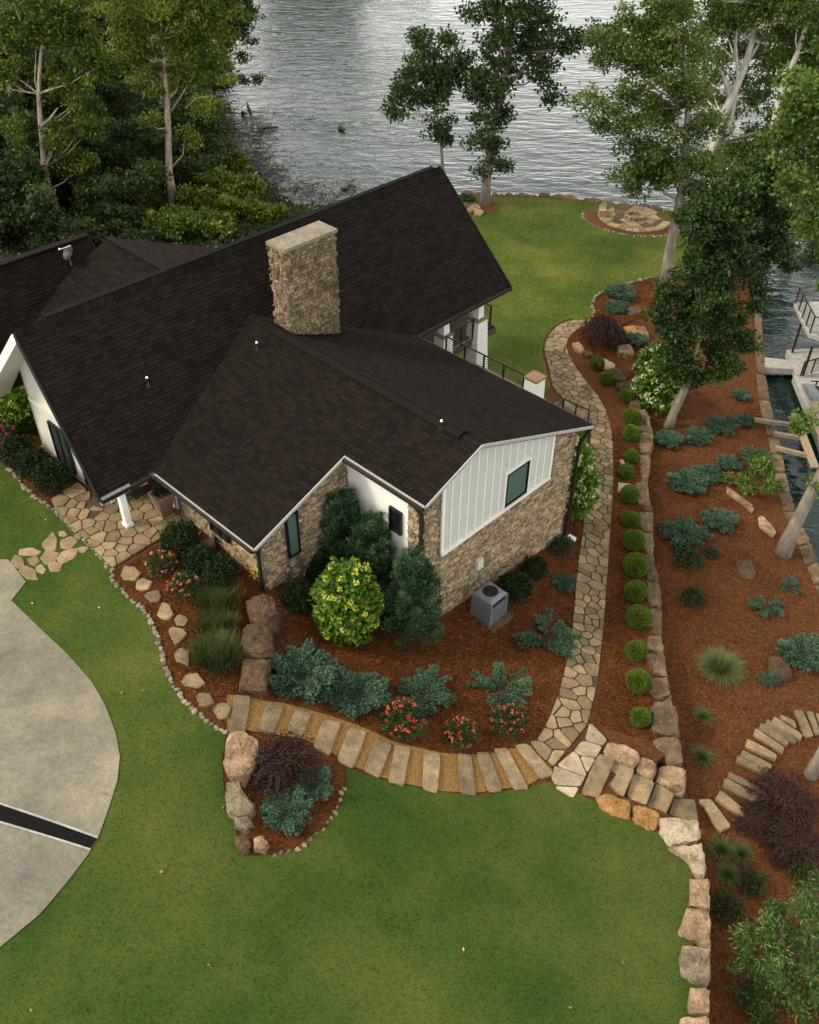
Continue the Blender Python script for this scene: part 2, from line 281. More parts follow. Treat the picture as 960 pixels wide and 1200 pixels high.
# ------------------------------------------------------------------ object helpers
ORG = {}
def org(o):
    while o.parent: o = o.parent
    return ORG.get(o.name, np.zeros(3))
def tag(o, label=None, cat=None, group=None, kind=None):
    if label: o['label'] = label
    if cat: o['category'] = cat
    if group: o['group'] = group
    if kind: o['kind'] = kind
    return o
def empty(name, loc, label=None, cat=None, group=None, kind=None):
    o = bpy.data.objects.new(name, None); o.empty_display_size = .3; COL.objects.link(o)
    o.location = [float(c) for c in loc]; ORG[o.name] = np.array(loc, float)
    return tag(o, label, cat, group, kind)
def mesh(name, V, Fc, material, parent=None, base=None, smooth=False, tone=None):
    """V world coordinates; the object's origin is its root's base"""
    V = np.asarray(V, float)
    if parent is not None: b = org(parent)
    else: b = np.zeros(3) if base is None else np.asarray(base, float)
    me = bpy.data.meshes.new(name)
    V = V - b
    if isinstance(Fc, np.ndarray) and Fc.ndim == 2:
        k = Fc.shape[1]; nf = len(Fc)
        me.vertices.add(len(V)); me.vertices.foreach_set('co', V.astype(np.float32).ravel())
        me.loops.add(nf*k); me.loops.foreach_set('vertex_index', Fc.astype(np.int32).ravel())
        me.polygons.add(nf); me.polygons.foreach_set('loop_start', np.arange(0, nf*k, k, dtype=np.int32))
        me.update(calc_edges=True)
    else:
        me.from_pydata(V.tolist(), [], [list(map(int, f)) for f in Fc]); me.update()
    if smooth: me.polygons.foreach_set('use_smooth', np.ones(len(me.polygons), bool))
    if tone is not None:
        at = me.attributes.new('tone', 'FLOAT', 'FACE'); at.data.foreach_set('value', np.asarray(tone, np.float32))
    me.materials.append(MAT[material] if isinstance(material, str) else material)
    o = bpy.data.objects.new(name, me); COL.objects.link(o)
    if parent is not None: o.parent = parent
    else: o.location = [float(c) for c in b]; ORG[o.name] = b
    return o
class MB:
    def __init__(s): s.V = []; s.F = []
    def add(s, V, Fc):
        n = len(s.V); s.V += [tuple(map(float, v)) for v in V]; s.F += [[i+n for i in f] for f in Fc]; return s
    def box(s, c, ax, ay, az):      # centre and half axis vectors
        c, ax, ay, az = map(np.asarray, (c, ax, ay, az))
        V = [c+i*ax+j*ay+k*az for k in (-1, 1) for j in (-1, 1) for i in (-1, 1)]
        return s.add(V, [[0,2,3,1],[4,5,7,6],[0,1,5,4],[2,6,7,3],[0,4,6,2],[1,3,7,5]])
    def prism(s, poly, vec):
        n = len(poly); P = [np.asarray(p, float) for p in poly]; vec = np.asarray(vec, float)
        V = P+[p+vec for p in P]
        return s.add(V, [list(range(n))[::-1], list(range(n, 2*n))]+[[i, (i+1) % n, n+(i+1) % n, n+i] for i in range(n)])
    def bar(s, a, b, w, h=None, upv=(0, 0, 1)):
        a, b = np.asarray(a, float), np.asarray(b, float); d = b-a; l = np.linalg.norm(d); d /= l
        upv = np.asarray(upv, float)
        if abs(d@upv) > .95: upv = np.array([AX[0], AX[1], 0.])
        x = np.cross(d, upv); x /= np.linalg.norm(x); y = np.cross(x, d); h = w if h is None else h
        return s.box((a+b)/2, d*l/2, x*w/2, y*h/2)
    def tube(s, pts, rad, n=8, cap=True):
        pts = [np.asarray(p, float) for p in pts]; k = len(pts); V = []; Fc = []
        ref = np.array([.3, .9, .1])
        for i, p in enumerate(pts):
            d = pts[min(i+1, k-1)]-pts[max(i-1, 0)]; d /= (np.linalg.norm(d)+1e-9)
            x = np.cross(d, ref); x /= (np.linalg.norm(x)+1e-9); y = np.cross(d, x)
            r = rad[i] if hasattr(rad, '__len__') else rad
            V += [p+r*(x*math.cos(t)+y*math.sin(t)) for t in [2*math.pi*j/n for j in range(n)]]
        for i in range(k-1):
            for j in range(n): Fc.append([i*n+j, i*n+(j+1) % n, (i+1)*n+(j+1) % n, (i+1)*n+j])
        if cap: Fc += [list(range(n))[::-1], list(range((k-1)*n, k*n))]
        return s.add(V, Fc)
    def build(s, name, material, parent=None, base=None, smooth=False): return mesh(name, s.V, s.F, material, parent, base, smooth)
def copy_tree(o, parent=None):
    c = o.copy(); COL.objects.link(c); c.parent = parent
    for k in ('label', 'category', 'group'):
        if parent is not None and k in c: pass
    for ch in list(o.children): copy_tree(ch, c)
    return c

# ------------------------------------------------------------------ sheets over the terrain
def inpoly(P, poly):
    x, y = P[:, 0], P[:, 1]; r = np.zeros(len(P), bool); n = len(poly)
    for i in range(n):
        x1, y1 = poly[i][:2]; x2, y2 = poly[(i+1) % n][:2]
        if y1 == y2: continue
        c = ((y1 > y) != (y2 > y)) & (x < (x2-x1)*(y-y1)/(y2-y1)+x1); r ^= c
    return r
def resample(poly, step, closed=True, wob=0.):
    out = []; n = len(poly)
    for i in range(n if closed else n-1):
        a, b = np.asarray(poly[i][:2], float), np.asarray(poly[(i+1) % n][:2], float); k = max(1, int(np.linalg.norm(b-a)/step))
        for j in range(k): out.append(a+(b-a)*j/k)
    if not closed: out.append(np.asarray(poly[-1][:2], float))
    out = np.array(out)
    if wob: out = out+RNG.normal(0, wob, out.shape)
    return out
def smooth_line(poly, closed=True, it=2):
    P = np.array([p[:2] for p in poly], float)
    for _ in range(it):
        if closed: Q = np.empty((2*len(P), 2)); nx = np.roll(P, -1, 0); Q[0::2] = .75*P+.25*nx; Q[1::2] = .25*P+.75*nx
        else:
            a, b = P[:-1], P[1:]; Q = np.empty((2*len(a)+2, 2)); Q[1:-1:2] = .75*a+.25*b; Q[2:-1:2] = .25*a+.75*b; Q[0] = P[0]; Q[-1] = P[-1]
        P = Q
    return P
def sheet(name, poly, f, off, g, material, skirt=None, parent=None, wob=0., bump=0.):
    B = resample(poly, g*.8, True, wob); n = len(B)
    lo, hi = B.min(0), B.max(0)
    gx, gy = np.meshgrid(np.arange(lo[0], hi[0], g), np.arange(lo[1], hi[1], g)); G = np.stack([gx.ravel(), gy.ravel()], 1)
    G = G+RNG.uniform(-.2*g, .2*g, G.shape); G = G[inpoly(G, B)]
    d = np.full(len(G), 1e9)
    for i in range(0, n): d = np.minimum(d, ((G-B[i])**2).sum(1))
    G = G[d > (.35*g)**2]
    allv = [Vector(p) for p in np.vstack([B, G]).tolist()]
    v, e, fc, *_ = delaunay_2d_cdt(allv, [(i, (i+1) % n) for i in range(n)], [], 1, 1e-5)
    X = np.array([[q[0], q[1]] for q in v]); Z = (f(X) if callable(f) else np.full(len(X), f))+off
    if bump: Z = Z+RNG.normal(0, bump, len(Z))
    V = np.hstack([X, Z[:, None]]).tolist(); Fc = [list(t) for t in fc]
    if skirt is not None:
        k = len(V)
        BZ = (f(B) if callable(f) else np.full(n, f))+off
        V += [[B[i][0], B[i][1], BZ[i]] for i in range(n)]+[[B[i][0], B[i][1], min(skirt, BZ[i]-.02) if skirt > -90 else BZ[i]+skirt+100] for i in range(n)]
        Fc += [[k+i, k+(i+1) % n, k+n+(i+1) % n, k+n+i] for i in range(n)]
    o = mesh(name, V, Fc, material, parent, smooth=False)
    return o
def scatter(poly, n):
    P = np.array([p[:2] for p in poly]); lo, hi = P.min(0), P.max(0); out = []
    tot = 0
    while tot < n:
        q = RNG.uniform(lo, hi, (n*2, 2)); q = q[inpoly(q, P)]; out.append(q); tot += len(q)
        if len(q) == 0: break
    return np.vstack(out)[:n]

# ------------------------------------------------------------------ leaves: numpy quads
def unit(v): return v/(np.linalg.norm(v, axis=-1, keepdims=True)+1e-9)
def quads(P, D, size, width):
    N = unit(RNG.normal(size=P.shape)); sd_ = unit(np.cross(D, N)); s_ = np.asarray(size)[:, None]; w_ = np.asarray(width)[:, None]
    nrm = np.cross(sd_, D)
    V = np.stack([P, P+D*s_*.5+sd_*w_*.5+nrm*s_*.08, P+D*s_, P+D*s_*.5-sd_*w_*.5+nrm*s_*.08], 1).reshape(-1, 3)
    return V, np.arange(len(V)).reshape(-1, 4)
def leafobj(name, P, D, size, tone, material, parent=None, base=None, aspect=.6):
    size = np.asarray(size)*np.ones(len(P)); V, Fc = quads(P, D, size, size*aspect)
    return mesh(name, V, Fc, material, parent, base, tone=np.clip(tone, 0, 1))
def sph(n): return unit(RNG.normal(size=(n, 3)))

# ================================================================== THE SETTING
def Us(pts): return [U(x, y) for x, y in pts]
def Ls(pts): return [L(x, y) for x, y in pts]
WALL_EDGE = [(803,966),(775,950),(722,930),(712,918),(740,890),(768,893),(786,880),(777,845),(772,800),(766,760),(764,720),(761,690),(759,650),(755,615),(750,585),(752,560),(749,530),(750,505),(748,485),(738,463),(725,445),(710,428),(692,410),(690,392),(690,378)]
BED_EDGE = [(690,378),(698,366),(693,356),(700,345),(716,336),(742,330),(766,323)]
TERR = [(818,1330),(818,1200),(822,1130),(822,1050),(815,1000)]+WALL_EDGE+[(720,385),(745,372),(775,345),(800,310),(838,268),(810,258),(780,247),(740,241),(700,236),(640,230),(580,229),(548,227),(500,229),(440,240),(380,255),(330,262),(250,300)]
ter_w = [U(*p) for p in TERR]+[H(9, -13.2, 0), H(3, -14.6, 0), H(-12, -15, 0), np.array([-60, 14, 0]), np.array([-60, -6, 0]), np.array([6, -6, 0])]
g = mesh('lake_bed', [(-1500,-300,-9),(1500,-300,-9),(1500,2500,-9),(-1500,2500,-9)], [[0,1,2,3]], 'soil'); tag(g, kind='structure')
wt = mesh('water', [(-1400,-250,WATER),(1400,-250,WATER),(1400,2400,WATER),(-1400,2400,WATER)], [[0,1,2,3]], 'water'); tag(wt, kind='structure')
tag(sheet('terrace_ground', ter_w, fU, 0, .6, 'mulch', skirt=-8.5), kind='structure')
LOWER = [(828,275),(858,280),(880,345),(886,400),(890,460),(903,515),(915,560),(930,600),(945,640),(958,680),(985,740)]
low_w = [L(*p) for p in LOWER]+[np.array([21., 25, 0]), np.array([24., 18, 0]), np.array([24., -6, 0]), np.array([3., -6, 0])]
low_w += [U(*p) for p in [(806,1200),(806,1050),(800,1000),(770,960),(700,935),(690,900),(740,875),(760,840),(750,760),(745,690),(742,640),(735,560),(735,500),(722,465),(700,440),(680,400),(700,375),(760,340)]]
tag(sheet('garden_slope', low_w, fL, 0, .6, 'mulch', skirt=-8.5), kind='structure')
for_w = [F(*p) for p in [(400,258),(420,225),(360,205),(320,180),(290,120),(285,60)]]+[np.array([-22.,135,0]), np.array([-30.,175,0]), np.array([-150.,175,0]), np.array([-150.,20,0]), np.array([-62.,8,0]), H(-12, -11, 0), H(3, -9, 0), H(12, -9, 0)]
tag(sheet('forest_floor', for_w, fF, 0, 2., 'soil', skirt=-9.5), kind='structure')
# driveway, lawns
DRIVE = [(-60,655),(10,657),(31,683),(14,705),(48,738),(80,768),(108,800),(124,828),(136,860),(141,888),(138,916),(128,948),(116,982),(105,1001),(80,1034),(48,1072),(0,1112),(-40,1140),(-160,1180),(-200,700)]
drive_w = Us(DRIVE)
tag(sheet('driveway', drive_w, fU, .055, .5, 'concrete'), kind='structure')
LAWN = [(-60,520),(0,537),(14,553),(34,579),(52,590),(66,600),(82,618),(98,632),(113,648),(131,667),(133,684),(155,704),(173,720),(184,744),(190,768),(198,792),(209,814),(230,836),(250,850),(266,859),(262,890),(264,925),(272,950),(276,978),(290,1002),(318,1003),(350,996),(382,970),(402,940),(405,912),(403,897),(430,908),(470,919),(510,929),(560,932),(600,927),(640,917),(662,922),(690,938),(722,952),(760,972),(790,982),(808,1008),(816,1050),(812,1090),(812,1130),(816,1170),(816,1200),(812,1330),(0,1400)]
lawn_w = Us(LAWN)
lawn_w += [np.array([-26., 2, 0]), np.array([-26., 24, 0])]
lawn_w = resample(lawn_w, .5, True, .03)
sheet_l = tag(sheet('front_lawn', lawn_w, fU, .028, .5, 'lawn'), kind='structure')
BACK = [(548,229),(580,230),(640,232),(700,238),(740,243),(780,249),(810,260),(832,270),(800,305),(775,325),(742,331),(716,337),(700,347),(693,357),(698,367),(690,377),(668,375),(650,382),(638,398),(635,413),(641,432),(645,455),(630,470),(560,440),(500,400),(470,330),(500,232)]
back_w = resample(Us(BACK), .5, True, .05)
tag(sheet('back_lawn', back_w, fU, .028, .6, 'lit_lawn'), kind='structure')
# trench drain across the driveway
dr = empty('trench_drain', U(60, 970), 'dark trench drain between two white curbs across the concrete driveway', 'drain')
def strip(name, pts, f, off, h, material, parent, wide=None):
    mb = MB(); n = len(pts)//2; A_, B_ = pts[:n], pts[n:]
    a = np.array([U(*p) for p in A_]); b = np.array([U(*p) for p in B_])
    k = 8; V = []; Fc = []
    for i in range(k+1):
        t = i/k; pa = a[0]+(a[1]-a[0])*t; pb = b[0]+(b[1]-b[0])*t
        za = f.z(*pa[:2])+off; zb = f.z(*pb[:2])+off
        V += [[pa[0], pa[1], za], [pb[0], pb[1], zb], [pa[0], pa[1], za+h], [pb[0], pb[1], zb+h]]
    for i in range(k):
        q = 4*i; Fc += [[q+2, q+3, q+7, q+6], [q, q+2, q+6, q+4], [q+1, q+5, q+7, q+3]]
    Fc += [[0, 1, 3, 2], [4*k, 4*k+2, 4*k+3, 4*k+1]]
    return mb.add(V, Fc).build(name, material, parent)
strip('curb', [(-40,928.5),(115.5,981.5),(-40,931),(114.5,984)], fU, .03, .045, 'pale_concrete', dr)
strip('grate', [(-40,931),(114.5,984),(-40,952),(107,996)], fU, .03, .035, 'asphalt', dr)
strip('curb', [(-40,952),(107,996),(-40,954.5),(106,998)], fU, .03, .045, 'pale_concrete', dr)

# ------------------------------------------------------------------ stones
def ring_rock(outline, zb, zt, noise=.06, tilt=(0, 0), n=18, domed=.12, seed=None):
    """outline: world xy polygon; returns verts, faces of a rough boulder between zb and zt"""
    rg = np.random.default_rng(seed if seed is not None else RNG.integers(1e9))
    P = np.array([p[:2] for p in outline], float); c = P.mean(0)
    per = np.vstack([P, P[:1]]); sl = np.r_[0, np.cumsum(np.linalg.norm(np.diff(per, axis=0), axis=1))]
    t = np.linspace(0, sl[-1], n, endpoint=False); O_ = np.stack([np.interp(t, sl, per[:, 0]), np.interp(t, sl, per[:, 1])], 1)
    r = np.linalg.norm(O_-c, axis=1).mean(); h = zt-zb
    V = []; Fc = []; amp = noise*1.1*r
    kx = rg.normal(0, 2.6/r, (7, 2)); ph = rg.uniform(0, 6.28, 7); am = rg.uniform(.25, 1, 7)
    def bump_(q): return (np.sin(q@kx.T+ph)*am).sum(1)/3.
    R_ = ((0, 1.0), (.3, 1.03), (.62, 1.03), (.85, 1.0), (.96, .94), (1.0, .84), (1.0+domed*.4, .62), (1.0+domed*.8, .38), (1.0+domed, .16))
    for k, (fz, sc) in enumerate(R_):
        d = O_-c; q = c+d*sc*(1+rg.normal(0, noise, n)[:, None]*(.5 if k > 4 else .8))
        z = zb+h*fz+rg.normal(0, noise*.35*min(h, r), n)+(d@np.array(tilt))*(fz > .5)+(amp*bump_(q-c) if k > 3 else 0)
        V += [[q[i][0], q[i][1], z[i]] for i in range(n)]
    m_ = len(R_)
    for k in range(m_-1):
        for i in range(n): Fc.append([k*n+i, k*n+(i+1) % n, (k+1)*n+(i+1) % n, (k+1)*n+i])
    Fc.append(list(range((m_-1)*n, m_*n)))
    return V, Fc
def poly_around(c, rx, ry, rot=0, n=7, irr=.18, seed=0):
    rg = np.random.default_rng(seed); out = []
    for i in range(n):
        a = 2*math.pi*(i+rg.uniform(-.25, .25))/n; r = 1+rg.normal(0, irr)*.8
        x, y = rx*r*math.cos(a), ry*r*math.sin(a)
        out.append((c[0]+x*math.cos(rot)-y*math.sin(rot), c[1]+x*math.sin(rot)+y*math.cos(rot)))
    return out
def pxrock(name, px, surf, h, material, parent=None, noise=.06, sink=.15, domed=.12, tilt=(0, 0), seed=1, **kw):
    """boulder whose outline on the ground is the pixel polygon px (drawn at its top)"""
    c = np.mean(px, 0); g0 = surf(*c); W_ = []
    for x, y in px:
        W_.append(atz(x, y, g0[2]+h*.9)[:2])
    base = np.array([*np.mean(W_, 0), g0[2]])
    V, Fc = ring_rock(W_, g0[2]-sink, g0[2]+h, noise, tilt, domed=domed, seed=seed)
    return mesh(name, V, Fc, material, parent, None if parent is not None else base)
def zoomp(pts, sc, ox, oy): return [(ox+x/sc, oy+y/sc) for x, y in pts]
def blob(x, y, rx, ry=None, rot=0, n=7, seed=0): return poly_around((x, y), rx, ry or rx, rot, n, .16, seed)

def clip(poly, p, nrm):      # keep the side where (x-p).nrm <= 0
    out = []; n = len(poly)
    for i in range(n):
        a, b = poly[i], poly[(i+1) % n]; da = (a-p)@nrm; db = (b-p)@nrm
        if da <= 0: out.append(a)
        if da*db < 0: out.append(a+(b-a)*da/(da-db))
    return out
def voronoi_stones(poly, size, gap, rg):
    P = np.array([p[:2] for p in poly]); lo, hi = P.min(0), P.max(0)
    S_ = []; tries = 0
    while tries < 6000:
        q = rg.uniform(lo, hi); tries += 1
        rr = size*rg.choice([.62, .8, 1.0, 1.25])
        if all((q-s[0])@(q-s[0]) > (.5*(rr+s[1]))**2 for s in S_): S_.append((q, rr))
    pts = np.array([s[0] for s in S_]); ins = inpoly(pts, P); pts = pts[ins]
    mir = []
    for q in pts:
        for i in range(len(P)):
            a, b = P[i], P[(i+1) % len(P)]; d = b-a; l2 = d@d
            if l2 < 1e-9: continue
            t = (q-a)@d/l2
            if -.15 <= t <= 1.15:
                f_ = a+d*t
                if np.linalg.norm(q-f_) < size*1.3: mir.append(2*f_-q)
    allp = np.vstack([pts, np.array(mir)]) if mir else pts
    out = []
    for q in pts:
        d = np.linalg.norm(allp-q, axis=1); idx = np.argsort(d)[1:22]
        c = [q+np.array(v)*size*1.1 for v in ((-1, -1), (1, -1), (1, 1), (-1, 1))]
        for j in idx:
            if d[j] < 1e-6: continue
            nr = (allp[j]-q)/d[j]; c = clip(c, (q+allp[j])/2-nr*gap*.5*rg.uniform(.6, 1.5), nr)
            if len(c) < 3: break
        if len(c) >= 3: out.append(c)
    return out
def flag_pieces(polys, f, off, h, material, parent, name='flagstone', rg=RNG):
    for c in polys:
        c = np.array(c); ce = c.mean(0)
        # knock the corners off
        q = []
        n = len(c)
        for i in range(n):
            a, b, d = c[i-1], c[i], c[(i+1) % n]; q += [b+(a-b)*.13, b+(d-b)*.13]
        q = np.array(q); n = len(q); ti = rg.normal(0, .012, 2); z0 = f(q)+off+(q-ce)@ti; lift = h+rg.uniform(-.008, .012)
        top = ce+(q-ce)*.95
        V = np.vstack([np.c_[q, z0-.04], np.c_[q, z0+lift*.7], np.c_[top, z0+lift]])
        Fc = [[i, (i+1) % n, n+(i+1) % n, n+i] for i in range(n)]+[[n+i, n+(i+1) % n, 2*n+(i+1) % n, 2*n+i] for i in range(n)]+[list(range(2*n, 3*n))]
        mesh(name, V, Fc, material, parent)

# flagstone path
PATH_R = zoomp([(275,847),(240,760),(180,690),(135,620),(122,570),(150,535),(190,512)], 2.8235, 620, 200)[::-1]+[(719,540),(719,568),(715.6,622),(713,664),(708.5,721),(705,763),(700,806),(689,850)]
PATH_L = zoomp([(205,860),(160,790),(100,745),(75,715),(65,650),(48,600),(55,560),(90,515),(140,497),(185,495)], 2.8235, 620, 200)[::-1]+[(691,522),(687,568),(683,622),(675,671),(672,721),(666,763),(657,806),(638,855),(620.6,876),(649,900)]
pl = smooth_line([U(*p) for p in PATH_R], False)
pll = smooth_line([U(*p) for p in PATH_L], False)
path_w = list(pl)+list(pll[::-1])
fp = empty('flagstone_path', U(690, 640), kind='structure')
o = sheet('joint_bed', path_w, fU, .022, .5, 'joint', parent=None)
o.parent = fp; o.data.transform(Matrix.Translation(-Vector(fp.location)))
flag_pieces(voronoi_stones(path_w, .365, .042, np.random.default_rng(3)), fU, .03, .035, 'flagstone', fp)
# landing of pale flagstones by the lawn corner
LAND = [(690,847),(702,858),(712,868),(690,905),(672,938),(655,928),(645,912),(649,900),(672,880),(686,862)]
land_w = [U(*p) for p in LAND]
lt = empty('stone_landing', U(680, 900), kind='structure')
o = sheet('joint_bed', land_w, fU, .024, .4, 'joint'); o.parent = lt; o.data.transform(Matrix.Translation(-Vector(lt.location)))
flag_pieces(voronoi_stones(land_w, .72, .04, np.random.default_rng(5)), fU, .035, .045, 'white_flagstone', lt)
# front walk
PATIO = [(60,586),(92,566),(122,592),(150,560),(185,545),(226,611),(132,667),(113,648),(98,632),(81,618),(66,600)]
pat_w = [U(*p) for p in PATIO]
pw = empty('flagstone_patio', U(140, 620), kind='structure')
o = sheet('joint_bed', pat_w, fU, .03, .5, 'joint'); o.parent = pw; o.data.transform(Matrix.Translation(-Vector(pw.location)))
flag_pieces(voronoi_stones(pat_w, .48, .035, np.random.default_rng(8)), fU, .045, .035, 'flagstone', pw)
# loose flat stones in the lawn
ss = empty('lawn_stepping_stones', U(55, 650), 'tan flat stones set in the grass between driveway and front patio', 'stepping stones')
for i, (x, y, rx, ry, ro) in enumerate([(100,572,32,15,-.1),(58,608,22,20,.5),(100,648,30,22,.7),(175,545,32,22,-.5),(232,540,28,17,-.3),(170,588,34,18,-.5),(230,585,32,17,-.6),(115,602,17,17,0),(140,632,16,14,0),(187,620,22,18,-.5),(215,510,14,9,0),(282,562,15,12,0),(262,518,12,10,0)]):
    px = zoomp(blob(x, y, rx*1.26, ry*1.26, ro, 5, i), 2.909, 0, 450)
    pxrock('flat_stone', px, U, .06, 'flagstone', ss, .03, .05, .03, seed=i)
# stepping stones in the front bed
ss = empty('bed_stepping_stones', U(195, 715), 'brown flat stepping stones curving through the front mulch bed', 'stepping stones')
for i, (x, y, rx, ry, ro) in enumerate([(378,80,30,23,0),(417,112,26,17,-.4),(450,147,25,20,0),(485,195,23,32,0),(530,217,20,17,0),(520,260,28,26,0),(535,323,28,24,.2),(565,392,33,28,.1),(598,447,32,21,.2),(650,478,29,28,0)]):
    pxrock('flat_stone', zoomp(blob(x, y, rx, ry, ro, 6, i+20), 2.5, 0, 640), U, .07, 'tread', ss, .04, .06, .04, seed=i)

# ------------------------------------------------------------------ steps
def slab(px, surf, h, parent, material='tread', seed=0, name='tread', drop=.14, fol=None):
    c = np.mean(px, 0); g0 = surf(*c); W_ = np.array([atz(x, y, g0[2]+h) for x, y in px])[:, :2]
    rg = np.random.default_rng(seed); ce = W_.mean(0); q = []
    n0 = len(W_)
    for i in range(n0):
        a, b, d = W_[i-1], W_[i], W_[(i+1) % n0]; q += [b+(a-b)*.09, b+(d-b)*.09, b+(d-b)*.5+rg.normal(0, .012, 2)]
    q = np.array(q); n = len(q); zt = g0[2]+h
    zq = np.full(n, zt); zc = zt
    if fol is not None:
        A_ = np.c_[q-ce, np.ones(n)]; cf = np.linalg.lstsq(A_, fol(q), rcond=None)[0]; zq = A_@cf+h; zc = cf[2]+h
    V = np.vstack([np.c_[q, zq-h-drop], np.c_[q, zq-.03]+rg.normal(0, .008, (n, 3)), np.c_[ce+(q-ce)*.94, zq+rg.normal(0, .007, n)], [[*ce, zc]]])
    Fc = [[i, (i+1) % n, n+(i+1) % n, n+i] for i in range(n)]+[[n+i, n+(i+1) % n, 2*n+(i+1) % n, 2*n+i] for i in range(n)]+[[2*n+i, 2*n+(i+1) % n, 3*n] for i in range(n)]
    return mesh(name, V, Fc, material, parent)
Z6 = (2.286, 240, 700)
GP = zoomp([(60,262),(120,268),(165,280),(210,285),(283,303),(364,328),(432,352),(500,385),(555,400),(635,418),(718,422),(768,418),(815,408),(872,397),(935,465),(905,482),(865,505),(800,515),(728,525),(625,520),(535,500),(470,482),(400,455),(335,415),(265,380),(110,358),(60,356)], *Z6)
tag(sheet('gravel_walk', [U(*p) for p in GP], fU, .03, .35, 'gravel', bump=.006), kind='structure')
st = empty('gravel_steps', U(450, 880), 'row of stone slab steps with ochre gravel between them along the front lawn', 'steps')
for i, q in enumerate([[(78,268),(122,266),(108,357),(63,355)],[(165,285),(210,287),(183,362),(143,352)],[(240,303),(283,305),(262,368),(222,358)],[(318,328),(364,330),(335,417),(292,400)],[(385,352),(432,355),(400,452),(356,437)],[(455,382),(502,388),(470,478),(428,462)],[(508,400),(552,402),(535,500),(492,492)],[(587,415),(633,420),(625,517),(583,510)],[(678,422),(716,424),(728,522),(685,522)],[(728,425),(765,418),(798,508),(757,518)],[(777,415),(815,408),(865,502),(825,510)],[(835,405),(870,397),(933,465),(895,480)]]):
    ev = (np.array(q[0])+q[1]-q[2]-q[3])*.5; q = [tuple(np.array(p_)+ev*.09*(1 if k_ < 2 else -1)) for k_, p_ in enumerate(q)]; slab(zoomp(q, *Z6), U, .11, st, seed=i, fol=fU)
Z7 = (2.667, 600, 780)
ST2 = [[(272,272),(324,290),(262,440),(212,405)],[(318,300),(386,322),(346,415),(288,388)],[(378,335),(448,362),(418,440),(358,408)],[(455,365),(508,400),(478,468),(420,440)],[(505,415),(572,416),(584,490),(488,466)]]
st = empty('landing_steps', U(740, 920), 'short flight of tan stone steps beside the orange boulders at the lawn corner', 'steps')
for i, q in enumerate(ST2):
    c = np.mean(zoomp(q, *Z7), 0); zz = [-3.0, -3.2, -3.45, -3.7, -4.0][i]
    slab(zoomp(q, *Z7), lambda x, y, zz=zz: atz(x, y, zz), .14, st, seed=i+40, drop=.9)
ST3 = [[(582,420),(622,414),(688,498),(650,520)],[(652,388),(748,458),(735,478),(632,420)],[(665,350),(775,400),(765,425),(658,385)],[(678,333),(785,380),(780,398),(672,352)],[(705,280),(808,322),(802,343),(697,308)],[(722,265),(815,305),(810,322),(712,285)],[(735,228),(832,275),(826,293),(728,256)],[(762,196),(855,252),(848,272),(755,218)],[(778,180),(868,232),(862,248),(770,200)],[(797,168),(892,225),(885,240),(785,190)],[(818,160),(912,212),(905,228),(808,182)],[(838,155),(885,170),(892,190),(845,170)],[(880,140),(908,138),(946,215),(916,222)],[(920,145),(940,143),(968,205),(948,215)],[(948,150),(966,150),(992,205),(975,212)]]
st = empty('curved_steps', L(885, 890), 'curved flight of weathered stone slab steps through the mulch slope at right', 'steps')
for i, q in enumerate(ST3):
    slab(zoomp(q, *Z7), L, .13, st, seed=i+60, drop=.2, fol=fL)

# ------------------------------------------------------------------ boulders
rw = empty('boulder_wall', U(806, 1080), 'boulder retaining wall curving round the right edge of the front lawn', 'retaining wall')
def wallrock(px, ztop, material, parent, seed, depth=2.0, noise=.085, domed=.05, name='boulder'):
    W_ = [atz(x, y, ztop) for x, y in px]
    V, Fc = ring_rock(W_, ztop-depth, ztop-.03, noise, domed=domed*.3, seed=seed)
    return mesh(name, V, Fc, material, parent)
for i, (q, zt, mt_) in enumerate([([(268,405),(300,394),(376,425),(374,478),(325,472),(275,440)],-2.6,'boulder_orange'),([(378,428),(425,438),(470,462),(448,525),(415,522),(378,490)],-2.6,'boulder_orange'),
    ([(470,470),(590,480),(588,545),(495,560),(465,515)],-2.35,'boulder_white'),([(497,565),(598,548),(608,660),(575,658),(550,600)],-2.2,'boulder_white'),([(562,662),(620,660),(623,760),(558,752)],-2.0,'boulder_tan'),
    ([(550,757),(622,762),(626,880),(535,850),(515,835)],-1.85,'boulder_tan'),([(535,868),(622,880),(626,960),(612,1000),(560,990),(520,950)],-1.7,'boulder_grey'),([(558,1000),(620,1005),(622,1090),(548,1090)],-1.6,'boulder_tan'),([(530,1095),(622,1092),(624,1180),(515,1170)],-1.5,'boulder_tan'),([(545,1185),(624,1184),(624,1290),(540,1290)],-1.4,'boulder_grey')]):
    cq = np.mean(q, 0); q = [tuple(cq+(np.array(p_)-cq)*1.07) for p_ in q]; wallrock(zoomp(q, *Z7), zt, mt_, rw, i, 3.0)
hw = empty('hedge_wall', L(775, 700), 'long low stone retaining wall beside the row of round boxwoods', 'retaining wall')
Z8 = (2.824, 620, 480)
HWL = [(355,0),(366,70),(365,140),(352,230),(366,330),(372,400),(385,470),(390,560),(392,650),(390,740),(385,800),(388,880),(410,960),(425,1010),(440,1075)]
HWR = [(398,0),(412,70),(402,140),(396,230),(412,335),(412,400),(415,470),(435,560),(440,650),(441,740),(452,800),(462,880),(475,940),(488,1000),(502,1075)]
